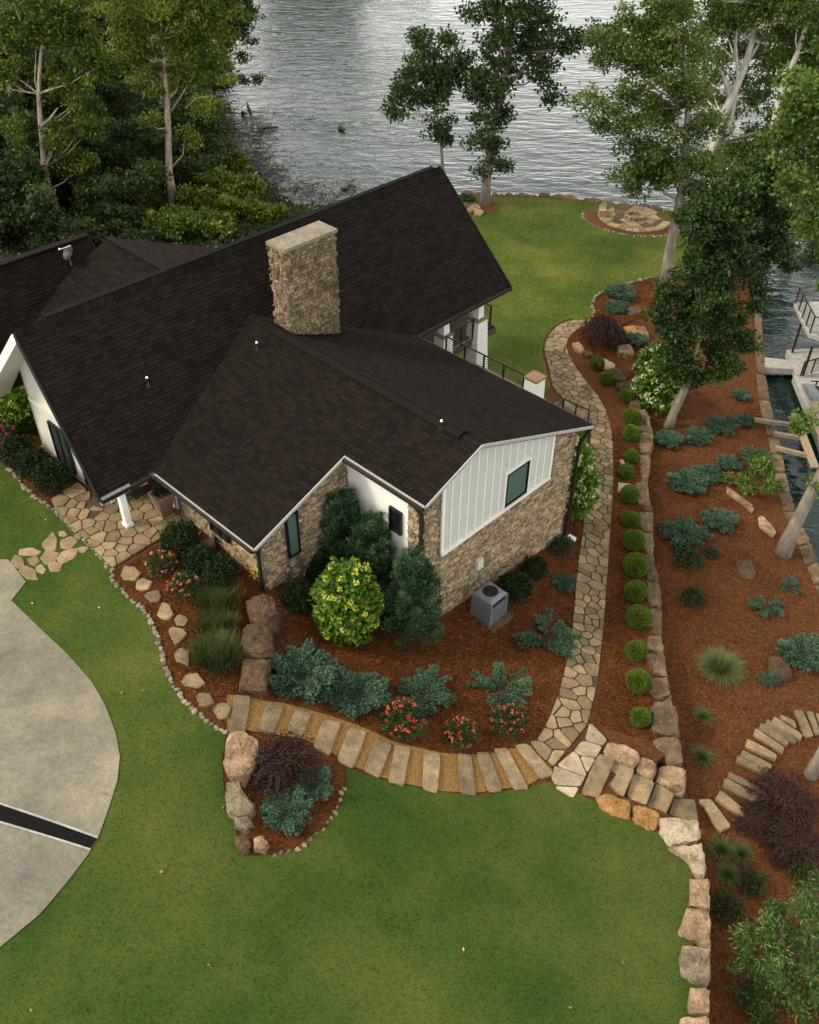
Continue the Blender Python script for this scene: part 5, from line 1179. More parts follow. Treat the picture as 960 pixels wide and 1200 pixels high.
def p_low(r):
    P, d = leaves_on_ellipsoid(1100, (.5, .5, .28), .6, -.2); P *= (1+.2*np.sin(d[:, :1]*9+d[:, 1:2]*8)); P[:, 2] += .12
    leafobj('foliage', P, unit(d+1.0*sph(len(d))), RNG.uniform(.05, .10, len(P)), RNG.beta(2, 2.5, len(P)), 'leaf_rose', r); stems(r, 4, .2, .2)
add_proto('box', 'boxwood', p_box); add_proto('holly', 'holly_shrub', p_holly); add_proto('pink', 'azalea', p_rose('petal_pink')); add_proto('red', 'rose_bush', p_rose('petal_red'))
for s_ in (1, 2, 3): add_proto('juniper', 'juniper', p_juniper(s_, 84 if s_ < 3 else 52, 1.0 if s_ < 3 else .6))
add_proto('straggly', 'juniper', p_straggly(11)); add_proto('straggly', 'juniper', p_straggly(12))
add_proto('upright', 'juniper_tree', p_upright(1)); add_proto('upright', 'juniper_tree', p_upright(2))
add_proto('lime', 'hydrangea', p_hyd('petal_lime', (.82, .82, 1.32), 135, hs=.085, nleaf=3800)); add_proto('cream', 'hydrangea', p_hyd('petal_cream', (.7, .7, .85), 75, 'leaf_hyd', .12))
add_proto('yellow', 'hydrangea', p_hyd('petal_lime', (.7, .7, .7), 60, 'leaf_hyd', .12))
add_proto('lav', 'lavender', p_lav(1)); add_proto('lav', 'lavender', p_lav(2)); add_proto('orn', 'ornamental_grass', p_orn(1)); add_proto('tuft', 'grass_clump', p_tuft(1)); add_proto('tuft', 'grass_clump', p_tuft(2))
add_proto('maple', 'japanese_maple', p_maple); add_proto('light', 'shrub', p_light); add_proto('low', 'shrub', p_low)
PR = dict(box=.45, holly=.62, pink=.56, red=.56, juniper=.9, straggly=1.0, upright=.75, lime=1.0, cream=.72, yellow=.72, lav=.55, orn=.85, tuft=.55, maple=.85, light=.6, low=.5)
CNT = {}
def plant(kind, px, py, rpx, label, group=None, f=U, low=.35, sx=1, sz=1, rot=None, cat='shrub', name=None, var=None):
    b = f(px, py+low*rpx); k = rpx*dist(b)/FPX/PR[kind]
    lst = PROTOS[kind]; i = CNT.get(kind, 0); CNT[kind] = i+1; e = lst[(var if var is not None else i) % len(lst)]
    if not e[1]: o = e[0]; e[1] = True
    else: o = copy_tree(e[0])
    if name: o.name = name
    o.location = [float(c) for c in b]; o.rotation_euler = (0, 0, RNG.uniform(0, 6.28) if rot is None else rot); o.scale = (k*sx, k, k*sz) if kind != 'box' else (k*RNG.uniform(.95, 1.06), k, k*RNG.uniform(.88, 1.06))
    if 'group' in o: del o['group']
    tag(o, label, cat, group); return o
# clipped row
BALLS = [(749,844,13),(746,803,14),(744,766,14),(747,728,15),(743,697,14),(743,668,14.5),(741,638,13),(739,612,13),(737,583,12.5),(733,556,10.5),(739,538,9.5),(739,512,11),(739,492,10.5),(733,467,9.5),(710,447,9.5),(699,430,9)]
ORD = ['first', 'second', 'third', 'fourth', 'fifth', 'sixth', 'seventh', 'eighth', 'ninth', 'tenth', 'eleventh', 'twelfth', 'thirteenth', 'fourteenth', 'fifteenth', 'last']
for i, (x, y, r) in enumerate(BALLS):
    plant('box', x, y, r*RNG.uniform(.82, .94), 'round clipped boxwood, %s in the path row counted from the lawn steps' % ORD[i], 'clipped boxwood balls along the path', low=.2, cat='boxwood')
# house side and front beds
for a in [('yellow',28,487,25,'yellow flowering hydrangea by the white side wall','hydrangea'),('red',6,516,17,'red flowering bush at the left frame edge by the side wall','flower bush'),
 ('holly',25,534,19,'dark round shrub nearest the red flowers by the white side wall','shrub'),('holly',44,549,19,'middle dark round shrub of three along the white side wall','shrub'),('holly',64,563,20,'dark round shrub next to the patio by the white side wall','shrub'),
 ('holly',213,637,21,'dark glossy shrub at the patio edge of the front bed','shrub'),('pink',190,663,17,'pink flowering azalea next to the patio edge','azalea'),('holly',236,660,18,'dark glossy shrub in the middle behind the two pink azaleas','shrub'),
 ('holly',259,674,20,'dark glossy shrub by the stone wall above the lavender','shrub'),('pink',217,687,17,'pink flowering azalea beside the lavender clumps','azalea'),
 ('lav',256,698,21,'lavender clump at the top of three, beside the dark shrubs','lavender'),('lav',254,727,19,'middle lavender clump of three in the front bed','lavender'),('lav',254,760,24,'largest lavender clump nearest the dark slab boulder','lavender'),
 ('holly',350,702,19,'small dark holly against the low gable wall near the brown boulders','shrub'),('holly',379,668,20,'dark holly tucked beside the lower window wall and tall junipers','shrub')]:
    k, x, y, r, lab, cat = a; gp = {'holly': 'dark rounded shrubs near the house walls', 'pink': 'pink azaleas in the front bed', 'lav': 'lavender clumps in the front bed'}.get(k)
    plant(k, x, y, r*1.08, lab, gp, cat=cat)
plant('lime', 410, 722, 44, 'big rounded hydrangea covered in lime yellow blossoms in front of the house', None, low=.45, cat='hydrangea')
for x, y, r, sz, lab in ((405,666,29,1.08,'tall upright juniper in the inner corner against the low gable wall'),(438,694,33,.98,'tall upright juniper in the middle below the small black window'),(483,740,33,1.05,'tall upright juniper at the stone corner downspout')):
    plant('upright', x, y, r, lab, 'tall upright junipers against the white wall', low=.2, sz=sz, cat='juniper')
for k, x, y, r, lab in (('juniper',356,786,42,'large rounded blue green juniper left of the lime hydrangea'),('juniper',420,806,36,'low spreading juniper below the lime hydrangea'),('juniper',500,803,33,'blue green spreading juniper alone in the middle of the mulch bed'),('straggly',585,800,38,'star shaped spreading juniper near the path below the condenser'),
  ('juniper',367,915,26,'dark green juniper on the right of the round maple bed'),('juniper',336,946,30,'dark green juniper at the bottom of the round maple bed'),('straggly',642,738,38,'open straggly juniper between condenser and flagstone path')):
    plant(k, x, y, r, lab, 'spreading junipers in the mulch beds', sz=1.0 if r > 40 else .8, cat='juniper')
for x, y, r, lab in ((471,843,26,'red rose bush left of three above the gravel steps'),(540,859,21,'small red rose bush in the middle of three above the gravel steps'),(597,846,21,'red rose bush nearest the flagstone path')):
    plant('red', x, y, r, lab, 'red rose bushes above the gravel steps', cat='rose bush')
plant('maple', 330, 892, 40, 'weeping dark red japanese maple in the round bed beside the gravel steps', 'dark red weeping maples', low=.3, cat='maple', sz=.62)
plant('maple', 706, 391, 25, 'weeping dark red maple beside the bend of the flagstone path', 'dark red weeping maples', low=.3, cat='maple', sz=.8)
plant('holly', 603, 691, 20, 'dark bushy shrub just behind the grey condenser', 'dark rounded shrubs near the house walls'); plant('holly', 626, 668, 15, 'small dark shrub behind the one at the condenser', 'dark rounded shrubs near the house walls')
plant('juniper', 660, 681, 15, 'small bluish juniper beside the path near the house corner', 'spreading junipers in the mulch beds', cat='juniper'); plant('low', 655, 638, 17, 'low sparse shrub at the foot of the corner downspout', cat='shrub')
plant('cream', 668, 577, 27, 'tall white flowering hydrangea between the stone corner and the path', 'white hydrangeas', low=.9, sz=1.45, sx=.8, cat='hydrangea')
plant('cream', 668, 545, 22, 'white flowering hydrangea under the deck rail beside the path', 'white hydrangeas', low=.6, sz=1.2, cat='hydrangea')
for x, y, r, lab in ((764,436,22,'white flowering hydrangea at the bend of the upper stone wall'),(768,462,28,'large white flowering hydrangea left of the dark oak trunk')):
    plant('cream', x, y, r, lab, 'white hydrangeas', L, low=.5, cat='hydrangea')
# mulch slope
for k, x, y, r, lab in (('juniper',782,513,18,'juniper at the foot of the leaning oak trunk'),('juniper',817,509,17,'juniper right of the oak trunk foot'),('juniper',845,494,21,'wide juniper near the seawall behind the oak trunk'),('juniper',874,492,12,'small juniper nearest the timber beams'),
  ('juniper',805,561,24,'left half of the wide juniper pair in the middle of the slope'),('juniper',829,552,20,'right half of the wide juniper pair in the middle of the slope'),('juniper',853,541,15,'small juniper left of the light green shrub'),('juniper',885,534,19,'juniper behind the light green shrub'),
  ('juniper',801,619,29,'largest blue juniper beside the hedge wall'),('juniper',842,607,22,'blue juniper beside the largest one on the slope'),('straggly',898,706,21,'star shaped juniper near the lower seawall'),('straggly',925,684,15,'small star shaped juniper by the seawall stones'),
  ('juniper',941,760,30,'big blue juniper at the right frame edge'),('juniper',900,793,13,'tiny juniper beside the brown rock'),('juniper',868,462,12,'small juniper in the shade of the oak by the seawall'),
  ('juniper',728,341,19,'blue juniper at the top of the bed by the back lawn'),('juniper',722,357,16,'blue juniper below the topmost one by the back lawn'),('juniper',746,396,14,'small juniper right of the orange step slab'),('juniper',770,414,15,'shaded juniper under the oak crown')):
    plant(k, x, y, r, lab, 'blue junipers on the mulch slope', L if y > 330 and x > 748 else U, sz=.75, cat='juniper')
plant('light', 878, 565, 24, 'light yellow green airy shrub above the thin tan slab', None, L, cat='shrub'); plant('light', 893, 541, 9, 'small sprig of yellow green shrub next to the seawall', None, L, cat='shrub')
plant('low', 805, 652, 18, 'small dark shrub below the largest blue juniper', 'small low shrubs on the mulch slope', L); plant('low', 835, 647, 9, 'tiny dark shrub right of the small dark shrub', 'small low shrubs on the mulch slope', L); plant('low', 810, 699, 14, 'small yellowish shrub alone on the slope', 'small low shrubs on the mulch slope', L, sz=1.5)
plant('orn', 843, 780, 17.5, 'round fountain of pale ornamental grass on the mulch slope', None, L, cat='ornamental grass', sz=1.45)
for x, y, r, lab in ((824,837,10,'small grass clump below the round ornamental grass'),(822,884,12,'green grass clump beside the hedge wall end'),(845,992,13,'dark grass clump below the curved steps'),(868,996,12,'grass clump to the right below the curved steps'),(852,1022,12,'lowest grass clump beside the boulder wall')):
    plant('tuft', x, y, r, lab, 'green grass clumps on the slope', L, cat='grass clump')
for x, y, r, lab in ((915,935,38,'low dark red brown twiggy bush inside the curve of the stone steps'),(925,985,34,'dark brown twiggy bush above the feathery corner tree'),(880,960,22,'small dark brown twiggy bush at the foot of the curved steps')):
    plant('maple', x, y, r, lab, 'dark brown undergrowth in the lower right bed', L, low=.2, sz=.38, cat='bush', name='twiggy_bush')
for x, y, r, lab in ((850,1060,20,'dark leafy low plant beside the tan wall boulders'),(880,1030,18,'low plant between grass clumps and the corner tree'),(940,1020,18,'low dark plant at the right edge above the corner tree')):
    plant('low', x, y, r, lab, 'dark brown undergrowth in the lower right bed', L, cat='plant')
plant('juniper', 548, 231, 10, 'teal shrub at the lake edge beside the tall tree', None, U, cat='shrub', name='shrub')
# ------------------------------------------------------------------ trees
def pxr(P): return dist(P)/FPX
def tree(name, label, base, trunk, blobs, leaf, bark, r0=.25, nclump=1.0, lsize=.20, per=150, limbs=(), group=None, clr=.75, dy=1.6, tone=.45, asp=.62, up_=.25, vis=.7, spread=1.0, taper=.25):
    """trunk: pixel polyline in the upright plane through the base (items may carry a depth offset); blobs: (px, py, r_px[, depth offset])"""
    Yb = base[1]; r = empty(name, base, label, 'tree', group)
    def q(t): return aty(t[0], t[1], Yb+(t[2] if len(t) > 2 else 0))
    tp = [np.array([base[0], base[1], base[2]-.5])]+[q(t) for t in trunk]
    n = len(tp); rad = [r0*(1-(1-taper)*i/(n-1)) for i in range(n)]; rad[0] = r0*1.35
    MB().tube(tp, rad, 9).build('trunk', bark, r, smooth=True)
    for lm in limbs:
        p = [q(t) for t in lm[1:]]; k = len(p); MB().tube(p, [lm[0]*(1-.75*i/(k-1)) for i in range(k)], 7).build('limb', bark, r, smooth=True)
    C = []; CR = []
    for b in blobs:
        d = b[3] if len(b) > 3 else 0; c = aty(b[0], b[1], Yb+d); R_ = b[2]*pxr(c); k = max(3, int(nclump*6.5*(R_/clr)**2))
        dd = sph(k)*(RNG.random((k, 1))**.42)*np.array([R_*1.1, R_*1.25*dy/1.6, R_*1.05]); C.append(c+dd); CR += [clr]*k
    C = np.vstack(C)
    ct = RNG.normal(tone, .15, len(C)); m_ = per; N = len(C)*m_
    off = sph(N)*(RNG.random((N, 1))**.5)*np.repeat(clr*RNG.uniform(.55, 1.15, len(C)), m_)[:, None]*np.array([1, 1, .55])*spread
    P = np.repeat(C, m_, 0)+off; D = unit(off*.8/clr+sph(N)*.9+np.array([0, 0, -.15+up_*.3]))
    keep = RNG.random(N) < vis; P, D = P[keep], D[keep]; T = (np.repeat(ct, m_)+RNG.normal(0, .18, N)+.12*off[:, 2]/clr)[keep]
    leafobj('crown', P, D, RNG.uniform(.65, 1.25, len(P))*lsize, T, leaf, r, aspect=asp)
    # inner branches from the trunk to some clumps
    mb = MB(); tpa = np.array(tp)
    for i in RNG.choice(len(C), min(len(C), 26), replace=False):
        c = C[i]; cand = tpa[(tpa[:, 2] < c[2]-.3)]
        if len(cand) == 0: continue
        a = cand[np.argmin(((cand-c)**2).sum(1))]; md = (a+c)/2+np.array([RNG.normal(0, .2), RNG.normal(0, .2), -.25]); mb.tube([a, md, c], [r0*.22, r0*.15, .02], 5, False)
    if mb.V: mb.build('branch', bark, r)['kind'] = 'stuff'
    return r
tree('lakeside_tree', 'slender lakeside tree left of the two rising behind the roof gable', U(521, 236), [(519,200),(517,170),(514,145),(508,115),(503,85)], [(497,60,20),(520,66,22),(533,72,16),(485,98,22),(468,127,14),(505,110,24),(530,95,18),(515,145,15),(525,160,10),(478,88,12),(494,42,8),(522,45,9),(463,112,7)], 'leaf_oak', 'bark_grey', .13, 1.0, .26, 150, clr=.9, tone=.5)
tree('lakeside_tree', 'large lakeside tree with a thick trunk in the round mulch bed at the lawn edge', U(568, 240), [(570,215),(573,190),(578,150),(590,100),(597,60),(603,0),(605,-40)],
  [(600,8,28),(570,12,18),(635,18,25),(590,48,26),(618,58,26),(566,85,18),(640,93,12),(585,95,24),(560,110,15),(578,140,22),(560,165,14),(583,175,16),(566,195,10),(588,195,8),(660,42,18),(690,48,14),(712,32,12),(650,112,7),(640,75,14),(553,15,10),(590,-35,30),(630,-30,30),(732,45,8)], 'leaf_oak', 'bark_grey', .36, .95, .26, 150, limbs=[(.16,(586,110),(610,85),(640,60),(668,45),(700,42)),(.14,(575,165),(565,130),(558,95))], clr=.9, tone=.45)
tree('shore_tree', 'brown trunked tree leaning left over the fire pit from the juniper bed', U(780, 338), [(783,305),(790,265),(797,235),(803,200),(805,160),(806,125),(800,70),(790,20)],
  [(690,120,14),(715,132,17),(738,150,15),(700,68,10),(720,55,17),(745,62,24),(770,70,26),(745,108,18),(775,130,24),(752,172,22),(780,195,26),(760,205,18),(803,182,22),(732,208,12),(742,222,8),(805,110,24),(822,150,20),(795,60,26),(830,200,18),(760,25,22),(790,5,28),(812,225,12),(735,20,14),(700,45,10),(822,235,14)], 'leaf_syc', 'bark_grey', .33, 1.45, .20, 200, limbs=[(.2,(800,268),(812,250),(822,228)),(.12,(806,160),(790,145),(775,140)),(.1,(805,130),(830,110),(850,90))], clr=.85, tone=.45)
tree('sycamore', 'tall sycamore with a bare white forked trunk on the right shore', L(850, 275), [(836,262),(833,219),(838,169),(847,137),(860,109),(872,81),(882,47),(886,3),(892,-40)],
  [(865,25,26),(900,18,28),(825,25,24),(940,30,28),(800,-5,26),(935,85,22),(892,118,17),(838,75,12),(912,140,20),(850,-35,36),(920,-35,40),(960,-20,34),(785,10,18),(955,60,18),(865,-5,28),(897,70,14),(815,60,14),(870,170,24,3),(905,150,26,3),(935,125,24,3),(850,135,20,3),(825,110,22,3),(800,85,20,3),(885,95,24,3),(920,75,24,3),(855,60,22,3),(845,20,24,3),(880,45,22,3),(925,45,24,3),(850,205,20,3),(885,205,20,3)], 'leaf_syc', 'bark_white', .42, 1.0, .21, 190, limbs=[(.26,(843,190),(852,160),(860,125),(865,95),(862,44)),(.16,(854,112),(849,91),(835,66),(824,47)),(.12,(860,72),(863,44),(866,10)),(.12,(872,81),(890,50),(905,20)),(.1,(842,150),(828,130),(812,118))], clr=.9, tone=.5)
tree('sycamore', 'pale trunked tree leaning right behind the white sycamore at the right edge', L(890, 290), [(905,160),(916,103),(935,62),(947,22),(955,-20)],
  [(960,10,30),(930,0,28),(975,50,30),(915,165,26),(935,130,22),(890,175,22),(960,100,26),(885,228,24),(925,240,26),(955,215,26),(900,270,22),(940,290,22),(865,185,20)], 'leaf_syc', 'bark_white', .30, 1.1, .21, 190, clr=.9, tone=.35)
tree('oak_tree', 'dense dark green oak leaning over the mulch slope in front of the seawall', L(783, 500), [(789,485),(803,455),(812,425),(822,380),(838,320),(855,260)],
  [(800,378,26),(785,350,17),(830,340,34),(862,300,34),(850,372,25),(838,418,24),(803,425,20),(822,262,28),(870,240,32),(898,290,22),(890,215,30),(880,345,16),(912,252,22),(925,300,12),(842,222,26),(775,378,12),(878,398,13),(832,302,30),(860,428,11),(785,410,11),(815,445,9),(850,262,30),(905,200,20),(796,395,16)], 'leaf_oak', 'bark_grey', .24, 1.15, .19, 190, limbs=[(.12,(822,380),(850,350),(870,320)),(.1,(812,425),(800,400),(790,370))], clr=.62, tone=.42)
tree('shore_tree', 'bright green tree with a bare grey trunk leaning out past the right frame edge', L(917, 648), [(932,615),(948,583),(962,555),(985,500),(1005,440),(1020,380),(1020,300)],
  [(930,150,24),(950,215,28),(945,105,24),(962,175,28),(917,190,16),(940,268,16),(985,240,36),(1000,150,45),(1010,320,40),(925,120,12),(955,260,18),(1000,70,40),(1030,220,50),(960,130,26),(946,494,6),(958,567,7),(937,500,4),(930,218,14)], 'leaf_bright', 'bark_grey', .30, 1.0, .18, 130, limbs=[(.05,(985,500),(965,495),(945,495)),(.04,(962,555),(958,560),(955,568)),(.1,(1020,300),(980,250),(945,215)),(.09,(1020,300),(985,200),(950,140))], clr=.55, tone=.45)
tree('young_tree', 'soft green feathery tree crown in the bottom right corner', L(925, 1165), [(925,1150,0),(922,1120,0),(915,1090,0)],
  [(905,1085,28,.6),(938,1065,30,.8),(882,1125,28,.2),(930,1125,36),(953,1175,36,-.3),(893,1178,36,-.4),(862,1185,17,-.4),(955,1040,16,.9),(870,1098,10,.4),(915,1150,30),(905,1060,14,.9),(980,1100,34),(990,1200,40),(930,1220,40)], 'leaf_front', 'bark_dark', .07, .42, .15, 120, clr=.30, tone=.5, asp=.30, dy=1.0, limbs=[(.02,(922,1120),(940,1100),(957,1085)),(.02,(925,1150),(945,1150),(962,1138))])
tree('shore_tree', 'grey tree trunk cut by the right frame edge below the curved steps', L(950, 908), [(957,893),(968,873),(990,845),(1030,790),(1060,700)], [(1060,560,60),(1080,480,60),(1040,500,40)], 'leaf_bright', 'bark_grey', .22, .8, .2, 120, clr=.6)
# left wood
WG = 'trees of the wood behind the garage'
tree('forest_tree', 'tree with a pale forked trunk rising from the wood near the left frame edge', F(72, 258), [(68,250),(58,222),(52,197),(48,150),(45,110),(47,73),(50,45)], [(55,25,26),(25,35,24),(85,40,26),(110,75,24),(85,110,22),(10,80,18),(70,160,16),(20,150,16),(100,150,20),(40,-10,30),(85,5,28),(28,205,18),(90,190,16)], 'leaf_forest', 'bark_pale', .26, 1.1, .22, 180, limbs=[(.14,(49,148),(58,140),(68,126)),(.06,(45,110),(41,95),(42,60))], clr=.85, tone=.42, group=WG)
tree('forest_tree', 'tree with a bare slanting pale trunk at the left frame edge', F(50, 240), [(35,193),(23,167),(17,130),(8,93),(0,63),(-12,20)], [(-10,10,35),(10,45,24),(-20,80,30),(-20,150,30),(0,190,26),(10,120,14),(20,235,18)], 'leaf_forest_dark', 'bark_pale', .24, .9, .26, 130, limbs=[(.06,(8,93),(-2,85),(-8,80))], clr=.85, tone=.45, group=WG)
tree('forest_tree', 'tallest pale trunked tree of the wood with a sunlit crown near the lake', F(204, 247), [(198,200),(197,150),(196,117),(193,77),(190,45),(187,0)], [(200,22,30),(238,50,26),(212,88,17),(172,92,20),(240,15,26),(278,25,20),(232,122,14),(150,55,24),(165,15,26),(205,-25,36),(260,-15,28),(255,80,18),(180,60,16),(222,165,12),(177,150,12),(135,15,24)], 'leaf_forest', 'bark_pale', .27, 1.1, .22, 180, limbs=[(.13,(193,97),(180,60),(173,27)),(.11,(193,75),(192,50),(187,10)),(.07,(197,88),(205,80)),(.08,(201,130),(215,108),(227,88)),(.07,(218,127),(230,115),(250,112)),(.07,(190,117),(177,93),(162,62))], clr=.85, tone=.58, group=WG)
tree('forest_tree', 'small dark tree overhanging the water at the lake edge of the wood', F(252, 118), [(251,105),(255,80),(258,62),(262,35)], [(270,35,17),(292,42,9),(283,90,7),(300,93,5),(262,60,13),(275,12,20),(292,15,13),(250,92,11),(262,98,9),(285,65,6),(283,-12,16)], 'leaf_forest_dark', 'bark_dark', .20, .9, .24, 130, limbs=[(.07,(253,95),(270,88),(290,88),(306,93))], clr=.7, tone=.6, group=WG)
for x, y, hp, sc, lab, lf in ((120,225,95,1.,'bushy dark tree between the two pale trunks of the wood','leaf_forest_dark'),(150,240,60,.8,'low leafy tree left of the tallest pale trunk','leaf_forest'),(10,275,90,1.,'dark tree behind the left garage roof corner','leaf_forest_dark'),(115,262,55,.8,'understory tree just above the garage roof valley','leaf_forest_dark'),(215,205,70,.8,'dark tree right of the tallest pale trunk','leaf_forest_dark'),(170,190,100,1.,'mid wood tree behind the tallest pale trunk','leaf_forest_dark'),(90,180,110,1.1,'tall bushy tree at the back of the wood','leaf_forest'),(200,150,90,.9,'round topped tree at the lake side of the wood','leaf_forest'),(40,180,120,1.1,'tall tree at the far left back of the wood','leaf_forest_dark'),(140,130,120,1.1,'far back tree in the middle of the wood','leaf_forest_dark'),(-45,230,120,1.2,'wide dark tree at the left end of the wood','leaf_forest_dark'),(205,100,80,1.0,'far lakeside tree at the back of the wood','leaf_forest'),(60,290,40,.7,'low dark tree between the garage roofs and the wood','leaf_forest_dark'),(190,60,60,1.,'distant tree at the top of the wood','leaf_forest_dark'),(80,60,70,1.2,'distant dark tree top left of the wood','leaf_forest_dark'),
 (30,120,120,1.1,'tall back tree between the two bare trunks at far left','leaf_forest'),(160,225,70,1.0,'bushy tree just left of the tallest pale trunk foot','leaf_forest_dark'),(100,120,110,1.1,'sunlit back tree between the pale trunks','leaf_forest'),(-20,285,70,1.0,'tree crown at the left edge above the garage roof','leaf_forest_dark'),(85,235,60,.9,'leafy tree at the foot of the forked pale trunk','leaf_forest_dark'),(225,60,50,.8,'far tree at the shore near the top','leaf_forest')):
    bl = [(x+RNG.normal(0, 22)*sc, y-hp*t+RNG.normal(0, 8), RNG.uniform(17, 25)*sc, RNG.normal(0, 1.5)) for t in np.linspace(.12, 1.0, 11)]
    tree('forest_tree', lab, F(x, y), [(x, y-hp*.4), (x+2, y-hp*.8)], bl, lf, 'bark_dark', .2, .95, .27, 120, clr=.85, tone=.45, group=WG)
for x, y, r, lab, lf in ((175,266,26,'bright leafy bush at the left behind the garage ridge','leaf_forest'),(212,262,24,'bright leafy bush in the middle behind the garage ridge','leaf_bright'),(245,265,24,'bright leafy bush right behind the garage ridge','leaf_forest'),(225,238,20,'bush between the tallest pale trunk and the lake bank','leaf_forest'),(265,245,20,'grassy green bush above the roof on the bank','leaf_forest'),(100,275,22,'dark bush at the end of the left garage ridge','leaf_forest_dark'),(135,265,24,'dark leafy bush left of the bright bushes','leaf_forest_dark'),(60,275,24,'dark bush behind the garage ridge at left','leaf_forest_dark'),(275,195,16,'ferny bush beside the dead branches','leaf_forest'),(275,222,24,'ferny green bush on the bank above the dead reeds','leaf_forest'),(250,215,22,'ferny bush below the tallest pale trunk','leaf_forest'),(300,246,17,'yellow green bush at the bank beside the main roof','leaf_forest'),(240,178,20,'dark bush at the bank beside the dead branches','leaf_forest_dark'),(150,285,20,'dark bush touching the garage roof','leaf_forest_dark'),(322,252,12,'small bush at the bank beside the roof ridge','leaf_forest')):
    b = F(x, y+r*.5); o = tree('bush', lab, b, [(x, y+r*.2), (x, y)], [(x+RNG.normal(0, r*.4), y+RNG.normal(0, r*.22), r*.55, RNG.normal(0, .5)) for _ in range(6)], lf, 'bark_dark', .06, 1.5, .26, 85, clr=.55, tone=.55, group='bushes on the lake bank'); o['category'] = 'bush'
# driftwood brush at the shore
mb = MB(); rg = np.random.default_rng(4)
for i in range(520):
    x, y = rg.choice([0, 1, 2], p=[.5, .3, .2]), 0
    c = [(285+rg.normal(0, 18), 168+rg.normal(0, 20)), (305+rg.normal(0, 16), 205+rg.normal(0, 12)), (360+rg.normal(0, 35), 222+rg.normal(0, 7))][x]
    p = atz(c[0], c[1], WATER+rg.uniform(.0, .35)); a = rg.uniform(0, 6.28); l = rg.uniform(.4, 2.0); mb.tube([p, p+np.array([math.cos(a)*l, math.sin(a)*l, rg.normal(.05, .22)])], [.035, .012], 4, False)
tag(mb.build('driftwood', 'twig', None, atz(290, 170, WATER)), 'tangle of grey dead branches and reeds along the lake bank', 'driftwood', kind='stuff')
def log(a, b, r, lab):
    pa, pb = atz(*a, WATER+.08), atz(*b, WATER+.15); tag(MB().tube([pa, (pa+pb)/2+np.array([0, 0, .08]), pb], [r, r*.8, r*.5], 7).build('log', 'bark_dark', None, pa), lab, 'log')
log((302,152), (326,149), .16, 'dark log floating off the lake bank'); log((258,132), (274,132), .12, 'dark log lying in the water under the overhanging tree')
log((290,122), (297,138), .10, 'thin dark stick poking out of the lake'); log((398,150), (404,152), .22, 'short dark stump floating far out on the lake'); log((284,132), (289,134), .16, 'small dark stump in the water near the stick'); log((400,222), (418,218), .1, 'thin log in the shallows beside the roof ridge')
# far wooded bank, beyond the top of the picture, seen only in the water
hb = [np.array([-70+RNG.normal(0, 2), y, 0]) for y in (225, 300)]
tag(sheet('far_bank', [(-44, 222), (-6, 222), (4, 262), (-60, 262)], lambda X: WATER+.4+np.clip((X[:, 1]-222)*.4, 0, 6), 0, 6., 'soil', skirt=-9), kind='structure')
P = []
for i in range(34):
    c = np.array([RNG.uniform(-30, -16), RNG.uniform(228, 256), 0]); h = RNG.uniform(21, 27)
    n = 600; P.append(np.c_[c[0]+RNG.normal(0, 2.6, n), c[1]+RNG.normal(0, 2.2, n), WATER+min(6, (c[1]-222)*.4)+h*RNG.beta(1.7, 1.6, n)])
P = np.vstack(P); tag(leafobj('far_wood', P, sph(len(P)), 1.3, RNG.random(len(P)), 'leaf_forest_dark', None, (0, 240, WATER)), kind='stuff')

# ================================================================== GROUND COVER
def needles(name, polys, n, f, material, lmin, lmax, wid, lift, upz=.12, avoid=(), tv=.22):
    per = []; A_ = []
    for p in polys:
        p = np.array([q[:2] for q in p]); A_.append(abs(np.sum(p[:, 0]*np.roll(p[:, 1], -1)-np.roll(p[:, 0], -1)*p[:, 1]))/2)
    for p, a in zip(polys, A_): per.append(scatter(p, int(n*a/sum(A_))))
    X = np.vstack(per)
    for q in avoid: X = X[~inpoly(X, np.array([p[:2] for p in q]))]
    Z = f(X)+lift+RNG.uniform(0, .02, len(X)); N = len(X)
    a = RNG.uniform(0, 6.28, N); D = unit(np.c_[np.cos(a), np.sin(a), np.abs(RNG.normal(0, upz, N))])
    # patches of lighter and darker growth
    t = .5+.22*np.sin(X[:, 0]*.9+1.3*np.sin(X[:, 1]*.7))*np.sin(X[:, 1]*.8+2)+RNG.normal(0, tv, N)
    V, Fc = quads(np.c_[X, Z], D, RNG.uniform(lmin, lmax, N), np.full(N, wid))
    o = mesh(name, V, Fc, material, None, None, tone=np.clip(t, 0, 1)); tag(o, kind='stuff'); return o
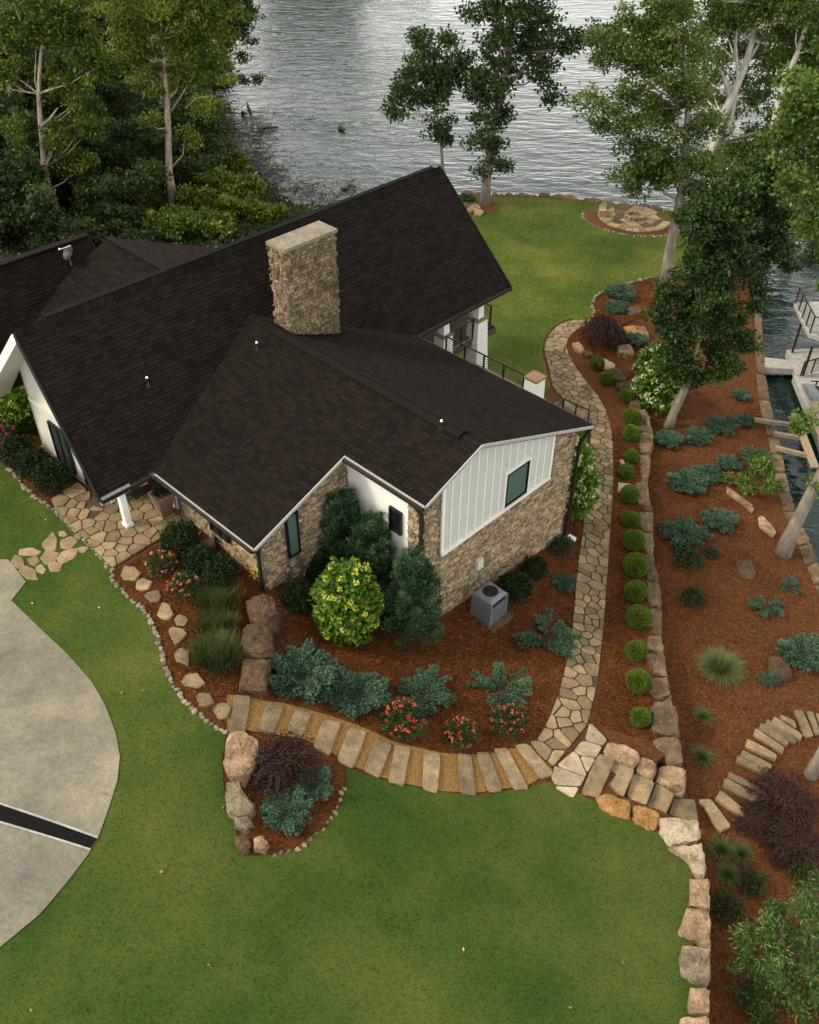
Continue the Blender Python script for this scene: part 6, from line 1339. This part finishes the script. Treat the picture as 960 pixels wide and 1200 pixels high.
BEDS_U = [Us(p) for p in ([(270,840),(345,815),(440,860),(560,895),(640,855),(680,760),(685,620),(700,480),(640,640),(560,700),(500,740),(400,690),(312,700)],[(716,500),(750,500),(764,740),(775,870),(690,850),(708,720)],[(135,672),(226,612),(312,700),(300,800),(270,858),(210,810),(180,730)],[(266,870),(390,890),(402,930),(350,996),(300,1000)],[(0,500),(60,520),(122,592),(66,600),(10,545)],[(690,378),(700,346),(742,331),(785,325),(760,400),(700,430),(660,400)])]
HOLE = [path_w, [H(UL, 0, 0), H(UL, VL, 0), H(UR, VL, 0), H(UR, VG, 0), H(UE, VG, 0), H(UE, 0, 0)], pat_w, [U(*p) for p in GP]]
needles('pine_straw', BEDS_U, 75000, fU, 'straw', .08, .22, .017, .01, avoid=HOLE)
needles('pine_straw', [low_w], 70000, fL, 'straw', .08, .24, .019, .01)
needles('lawn_grass', [lawn_w], 225000, fU, 'grass', .045, .085, .016, .002, .8, avoid=[drive_w], tv=.15)
needles('lawn_grass', [back_w], 105000, fU, 'lit_grass', .06, .11, .021, .002, .8, tv=.15)

N = 70; X = scatter(lawn_w, N); P = np.c_[X, fU(X)+.09]; a = RNG.uniform(0, 6.28, N)
tag(leafobj('fallen_leaves', P, unit(np.c_[np.cos(a), np.sin(a), RNG.normal(0, .15, N)]), .11, RNG.random(N), 'leaf_fallen', None, None), kind='stuff')

N = 60000; X = scatter(np.array([p[:2] for p in for_w[:4]+[F(260, 100), F(200, 60), F(-60, 60), F(-120, 300), F(0, 300), F(250, 310)]]), N); Z = fF(X)
k_ = Z > WATER-.05; X, Z = X[k_], Z[k_]; N = len(X); Q_ = sph(N); Q_[:, 2] = np.abs(Q_[:, 2])+.3
hgt = .35*(1+np.sin(X[:, 0]*1.1+2*np.sin(X[:, 1]*.6)))*RNG.random(N)
tag(leafobj('ground_cover', np.c_[X, Z+hgt], unit(Q_), RNG.uniform(.15, .32, N), np.clip(.5+.25*np.sin(X[:, 0]*.7)*np.sin(X[:, 1]*.9)+RNG.normal(0, .2, N), 0, 1), 'leaf_forest_dark', None, None), kind='stuff')
